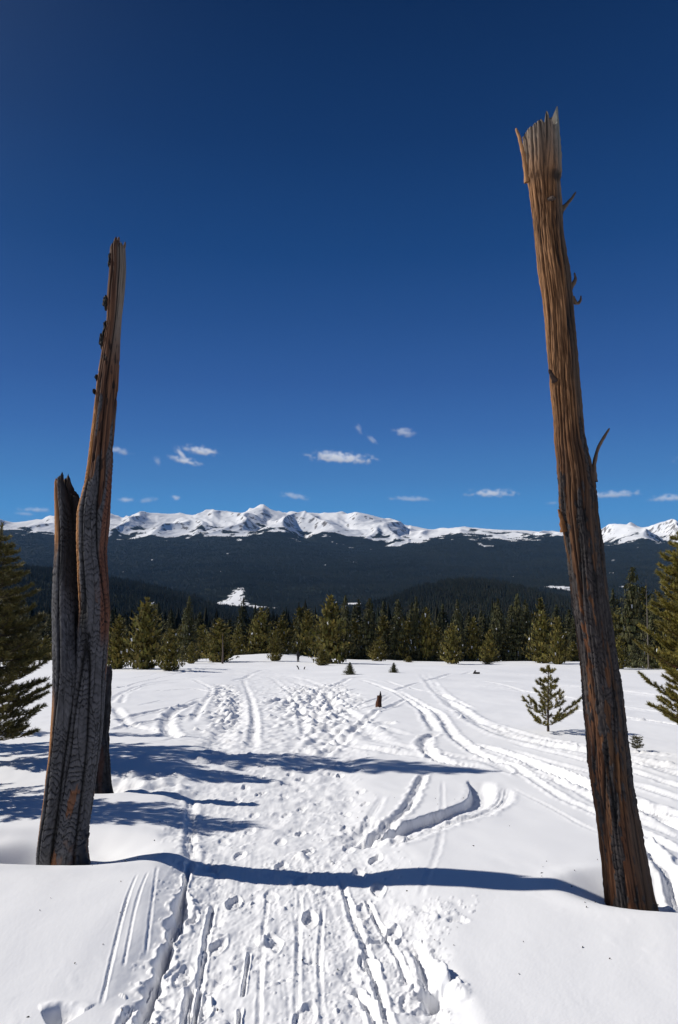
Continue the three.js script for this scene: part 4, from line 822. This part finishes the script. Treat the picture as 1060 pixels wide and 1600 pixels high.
// ------------------------------------------------------------------ small things on the snow
{
  // a log end and a twig poking out at the far side of the open snow
  const [x, d] = G(745, 1053), y = snowH(x, d), t = thing('fallen_log', 'short dark log end poking out of the snow before the bushy pine', 'log'), k = metres(1053, d);
  const b = new THREE.CylinderGeometry(1.5 * k, 1.9 * k, 9 * k, 9, 4); b.rotateZ(Math.PI / 2 - .08);
  const s = new THREE.CylinderGeometry(1.0 * k, 1.7 * k, 6 * k, 8, 3); s.rotateZ(-.5); s.translate(-3 * k, 1.6 * k, 0);
  for (const g of [b, s]) { const p = g.attributes.position, c = []; for (let i = 0; i < p.count; i++) { const n = .15 * perlin(p.getX(i) * 9, p.getY(i) * 9 + p.getZ(i) * 5, 3) * k * 4; p.setXYZ(i, p.getX(i) + n, p.getY(i) + n, p.getZ(i) - n); c.push(.03, .026, .024); } g.setAttribute('color', new THREE.Float32BufferAttribute(c, 3)); g.computeVertexNormals(); }
  part('log', b, M.wood, t); part('branch_stub', s, M.wood, t); t.position.set(x, y + 1.2 * k, -d);
  for (const [px, py, tx, ty, label] of [[468, 1046, 464, 1040, 'dark slanting stick poking out of the snow below the standing person'], [475, 1046, 477, 1042, 'short dark stick right of the slanting one below the standing person']]) {
    const [sx, sd] = G(px, py), g = snowH(sx, sd), th = thing('dead_stick', label, 'stick'), kk = metres(py, sd);
    const c = new THREE.TubeGeometry(new THREE.CatmullRomCurve3([V(0, -.2, 0), V((tx - px) * kk * .45, (py - ty) * kk * .5, .04), V((tx - px) * kk, (py - ty) * kk, 0)]), 8, .95 * kk, 6), col = new Float32Array(c.attributes.position.count * 3).fill(.02); c.setAttribute('color', new THREE.BufferAttribute(col, 3));
    part('stick', c, M.wood, th); th.position.set(sx, g, -sd);
  }
}
// bits of bark and needles blown onto the snow
{
  const R = rng(71), b = new Buf();
  for (let i = 0; i < 110; i++) {
    const near = i % 3 === 0 ? [[-2.4, 5.9], [2.1, 5.0]][i % 2] : null;
    const x = near ? near[0] + (R() + R() - 1) * 1.0 : (R() - .5) * 5, d = near ? near[1] + (R() + R() - 1) * .9 : 2.2 + R() * R() * 12, y = snowH(x, d) + .002, l = .003 + R() * R() * .013, w = .0015 + R() * .003, a = R() * 6.28, ca = Math.cos(a), sa = Math.sin(a), c = [.03 + R() * .04, .02 + R() * .025, .012 + R() * .015], t = .003 + R() * .006;
    const v = [b.v(x - ca * l, y, -d - sa * l, c), b.v(x + sa * w, y + t, -d - ca * w, c), b.v(x + ca * l, y + t * .6, -d + sa * l, c), b.v(x - sa * w, y + t, -d + ca * w, c), b.v(x, y - .004, -d, c)];
    b.quad(v[0], v[1], v[2], v[3]); b.tri(v[0], v[4], v[1]); b.tri(v[1], v[4], v[2]); b.tri(v[2], v[4], v[3]); b.tri(v[3], v[4], v[0]);
  }
  tag(part('bark_litter', b.geo(false), M.wood, scene), 'dark bits of bark and needles strewn over the snow', 'litter', null, 'stuff');
}
// a figure in dark clothes by the edge of the wood
{
  const [x, d] = G(466, 1035), y = snowH(x, d), h = 1.78, t = thing('person', 'person in dark winter clothes standing at the edge of the wood', 'person');
  const J = { head: [0, 1.64, .02, .115], neck: [0, 1.46, 0, .07], chest: [0, 1.28, 0, .19], belly: [0, 1.02, 0, .16], hip: [0, .90, 0, .165], sL: [-.2, 1.37, 0, .085], eL: [-.27, 1.1, .04, .06], hL: [-.24, .87, .1, .05], sR: [.2, 1.37, 0, .085], eR: [.30, 1.13, .05, .06], hR: [.33, .92, .16, .05], kL: [-.11, .5, .02, .085], fL: [-.12, .08, 0, .065], tL: [-.13, .04, .14, .05], kR: [.12, .5, .04, .085], fR: [.14, .08, .02, .065], tR: [.16, .04, .16, .05], lL: [-.09, .86, 0, .12], lR: [.09, .86, 0, .12], pack: [0, 1.22, -.16, .15], pack2: [0, 1.36, -.15, .13] };
  const bones = [['head', 'neck'], ['neck', 'chest'], ['chest', 'belly'], ['belly', 'hip'], ['chest', 'sL'], ['sL', 'eL'], ['eL', 'hL'], ['chest', 'sR'], ['sR', 'eR'], ['eR', 'hR'], ['lL', 'kL'], ['kL', 'fL'], ['fL', 'tL'], ['lR', 'kR'], ['kR', 'fR'], ['fR', 'tR'], ['pack', 'pack2']];
  const N = 72, S = 1.0, mc = new MarchingCubes(N, M.cloth, false, false, 60000); mc.isolation = 0;
  for (let k = 0; k < N; k++) for (let j = 0; j < N; j++) for (let i = 0; i < N; i++) {
    const X = (i - N / 2) / (N / 2) * S, Y = (j - N / 2) / (N / 2) * S + .9, Z = (k - N / 2) / (N / 2) * S; let e = 0;
    for (const [a, b] of bones) { const A = J[a], B = J[b], dx = B[0] - A[0], dy = B[1] - A[1], dz = B[2] - A[2], f = clamp(((X - A[0]) * dx + (Y - A[1]) * dy + (Z - A[2]) * dz) / (dx * dx + dy * dy + dz * dz)), q = Math.hypot(X - A[0] - dx * f, Y - A[1] - dy * f, Z - A[2] - dz * f) - lerp(A[3], B[3], f); e += Math.exp(-q / .025); }
    mc.field[k * N * N + j * N + i] = .025 * Math.log(Math.max(e, 1e-30));
  }
  mc.update();
  const g = new THREE.BufferGeometry(), n = mc.count; g.setAttribute('position', new THREE.BufferAttribute(mc.positionArray.slice(0, n * 3), 3)); g.setAttribute('normal', new THREE.BufferAttribute(mc.normalArray.slice(0, n * 3), 3));
  g.scale(S, S, S); g.translate(0, .9, 0);
  part('body', g, M.cloth, t); t.position.set(x, y - .04, -d); t.rotation.y = 2.6; t.scale.setScalar(h / 1.76);
}
renderer.render(scene, camera);
